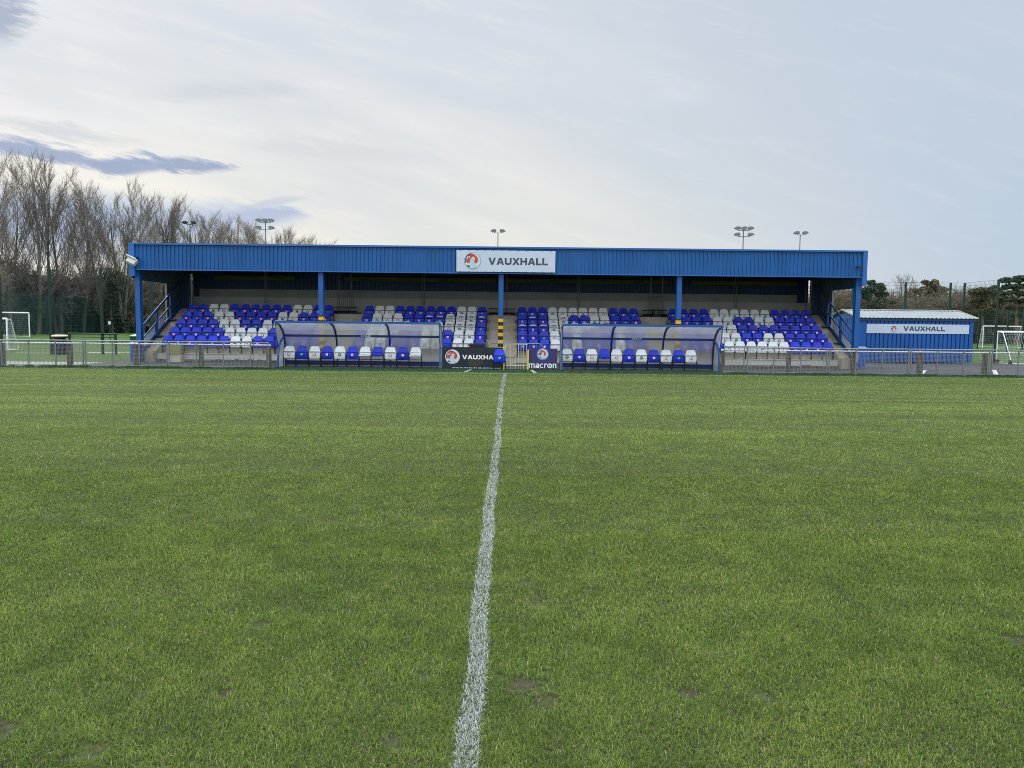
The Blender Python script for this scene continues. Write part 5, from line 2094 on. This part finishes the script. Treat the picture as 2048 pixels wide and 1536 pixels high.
# silver birch stem at the far left
bt = Twigs()
rg = np.random.default_rng(4)
p = np.array([0, 0, 0.])
for z in range(12):
    q = p + np.array([rg.normal() * .06 - .09, rg.normal() * .05, .62])
    bt.add(p, q, .11 - .006 * z, .104 - .006 * z)
    p = q
bw_ = Twigs()
for z in range(90):
    s = rg.uniform(2.2, 7.6)
    a = rg.uniform(0, 6.28)
    p = np.array([-.09 / .62 * s, 0, s])
    q = p + np.array([math.cos(a) * .8, math.sin(a) * .8, .9]) * rg.uniform(.4, 1.1)
    bw_.add(p, q, .018, .012)
    for _ in range(5):
        bw_.add(p + (q - p) * rg.random(), q + rg.normal(size=3) * .4 - np.array([0, 0, .3]), .013, .01)
M_BIRCH = mat('birch_bark', (0.42, 0.40, 0.36), .8, .4, 5, col2=(0.10, 0.09, 0.08))
place_tree('birch_tree', (('trunk', bt.build('trunk', M_BIRCH, 6)), ('crown', bw_.build('crown', M_TWIG))), xat(28, 88, 650), 88, 1.0, 0,
           'slender pale birch in front of the purple thicket at far left', 'tree', 'birch')

# right-hand side: brown thicket, pines, bare trees
k = 0
for (px, py, Y, v) in ((1650, 575, 112, 0), (1682, 580, 112, 1), (1712, 585, 110, 0), (1745, 600, 108, 1), (1775, 598, 110, 0), (1800, 594, 112, 1), (1828, 596, 108, 0), (1855, 592, 110, 1),
                       (1885, 590, 108, 0), (1912, 592, 110, 1), (1940, 588, 106, 0), (1968, 582, 108, 1), (1998, 592, 104, 0), (2030, 600, 104, 1), (2062, 596, 104, 0),
                       (1735, 604, 124, 0), (1790, 606, 124, 1), (1850, 602, 122, 0), (1900, 602, 122, 1), (1950, 600, 120, 0), (2010, 606, 118, 1)):
    h = zat(px, py, Y)
    sc = h / top_of(SHR[v][1])
    st, tw = SHR[v]
    row = 'nearer' if k < 15 else 'farther'
    lab = 'brown leafless hedge bush beyond the shed, %s from left in the %s row' % (ORD[k if k < 15 else k - 15], row)
    place_tree('hedge_bush', (('stems', st), ('twigs', tw)), xat(px, Y, 620), Y, sc * 1.15, random.uniform(0, 6), lab, 'bush', 'brown leafless hedge beyond the shed', sz=sc)
    k += 1
for i, (px, py, Y) in enumerate(((1668, 552, 120), (1700, 560, 118), (1808, 548, 116), (1862, 570, 126), (1925, 578, 120))):
    tr, tw = POP[(i + 2) % 5]
    sc = zat(px, py, Y) / top_of(POP[(i + 2) % 5][1], 99.8)
    place_tree('bare_tree', (('trunk', tr), ('crown', tw)), xat(px, Y, 600), Y, sc * 1.7, i * 1.3,
               ['spreading bare tree seen through the stand\'s right end', 'bare tree behind the stand\'s rightmost post', 'pale bare tree between the first two pines',
                'bare tree behind the broad brown pine', 'bare tree between the two tall posts behind the shed'][i], 'tree', 'bare trees beyond the shed', sz=sc)


def pine(px, py_top, Y, clumps, m, label, count=210, size=.20, dens=2.6):
    """clumps: (px, py, half width px, half height px) pads measured off the crown's outline."""
    x = xat(px, Y, 600)
    t = thing('pine_tree', (x, Y, 0), label, 'tree', 'evergreen pines beyond the shed')
    s = Y / F_PX
    cs, rs = [], []
    rg_ = random.Random(int(px))
    tw = Twigs()
    zt_ = zat(px, py_top, Y)
    for z in range(8):
        a, b = zt_ * z / 8 * .93, zt_ * (z + 1) / 8 * .93
        tw.add(np.array([.12 * math.sin(z), 0, a]), np.array([.12 * math.sin(z + 1), 0, b]), .26 * (1 - z / 9), .26 * (1 - (z + 1) / 9))
    for (cx, cy, rx, rz_) in clumps:
        c = at(cx, cy, Y)
        n = max(3, int(rx / dens))
        for j in range(n):
            ox = rg_.uniform(-1, 1) * rx * s * .75
            oy = rg_.uniform(-1, 1) * rx * s * .8
            oz = rg_.uniform(-1, 1) * rz_ * s * .45
            cs.append((c.x - x + ox, oy, c.z + oz))
            rs.append((rx * s * rg_.uniform(.35, .6), rx * s * .5, rz_ * s * rg_.uniform(.5, .85)))
            tw.add(np.array([0, 0, max(.5, c.z - abs(c.x - x) * .5 - .5)]), np.array([c.x - x + ox, oy, c.z + oz]), .06, .03)
    child('trunk', tw.build('trunk', M_BARK, 6), t)
    child('crown', leaf_mesh('crown', cs, rs, count, size, m, int(px)), t)
    return t


pine(1735, 562, 105, [(1735, 566, 14, 8), (1745, 580, 20, 8), (1755, 572, 14, 7), (1725, 584, 12, 7), (1762, 588, 14, 7), (1740, 594, 14, 6), (1768, 600, 10, 6), (1752, 608, 20, 7), (1775, 606, 12, 6)],
     M_PINE, 'dark pine with its top right beside the stand corner')
pine(1862, 560, 112, [(1862, 568, 16, 9), (1872, 576, 18, 9), (1850, 580, 18, 8), (1880, 586, 10, 5), (1838, 584, 14, 8), (1825, 590, 12, 7), (1862, 590, 20, 8), (1845, 598, 18, 7)],
     M_PINEB, 'broad olive-brown pine above the middle of the shed roof')
pine(1968, 576, 100, [(1968, 582, 20, 8), (1985, 582, 18, 7), (1952, 588, 14, 8), (1970, 594, 24, 9), (1990, 594, 14, 9), (1960, 606, 22, 10), (1985, 608, 20, 10), (1970, 622, 26, 10)],
     M_PINEB, 'rounded brown-green pine left of the large dark pine')
pine(2036, 556, 92, [(2010, 562, 20, 6), (2040, 558, 24, 6), (2062, 560, 20, 6), (2000, 574, 12, 4), (2028, 572, 22, 5), (2055, 573, 18, 5), (2008, 586, 18, 4), (2040, 586, 20, 5),
                     (2064, 590, 16, 5), (2016, 600, 18, 4), (2050, 602, 20, 5), (2030, 616, 18, 4), (2060, 618, 16, 5), (2040, 632, 24, 7), (2066, 640, 16, 8)],
     M_PINE, 'large dark layered pine at the right edge', count=230, size=.17, dens=3.2)
# a far wood closes the horizon
wd = Twigs()
rg = np.random.default_rng(8)
for k in range(9000):
    a = rg.uniform(-.78, .78)
    y = rg.uniform(205, 260)
    x = math.tan(a) * y
    h = rg.uniform(5, 9)
    p = np.array([x, y, 0])
    q = p + np.array([rg.normal() * .8, rg.normal() * .8, h * rg.uniform(.6, 1)])
    wd.add(p, q, .14, .05)
    for _ in range(3):
        s = rg.uniform(.3, 1)
        r_ = p + (q - p) * s
        wd.add(r_, r_ + np.array([rg.normal() * 1.4, rg.normal() * 1.4, rg.uniform(.3, 1.8)]), .05, .03)
o = bpy.data.objects.new('far_wood', wd.build('far_wood', M_SHRUB))
C.objects.link(o)
tag(o, 'brown leafless wood along the horizon behind everything', 'wood', kind='stuff')
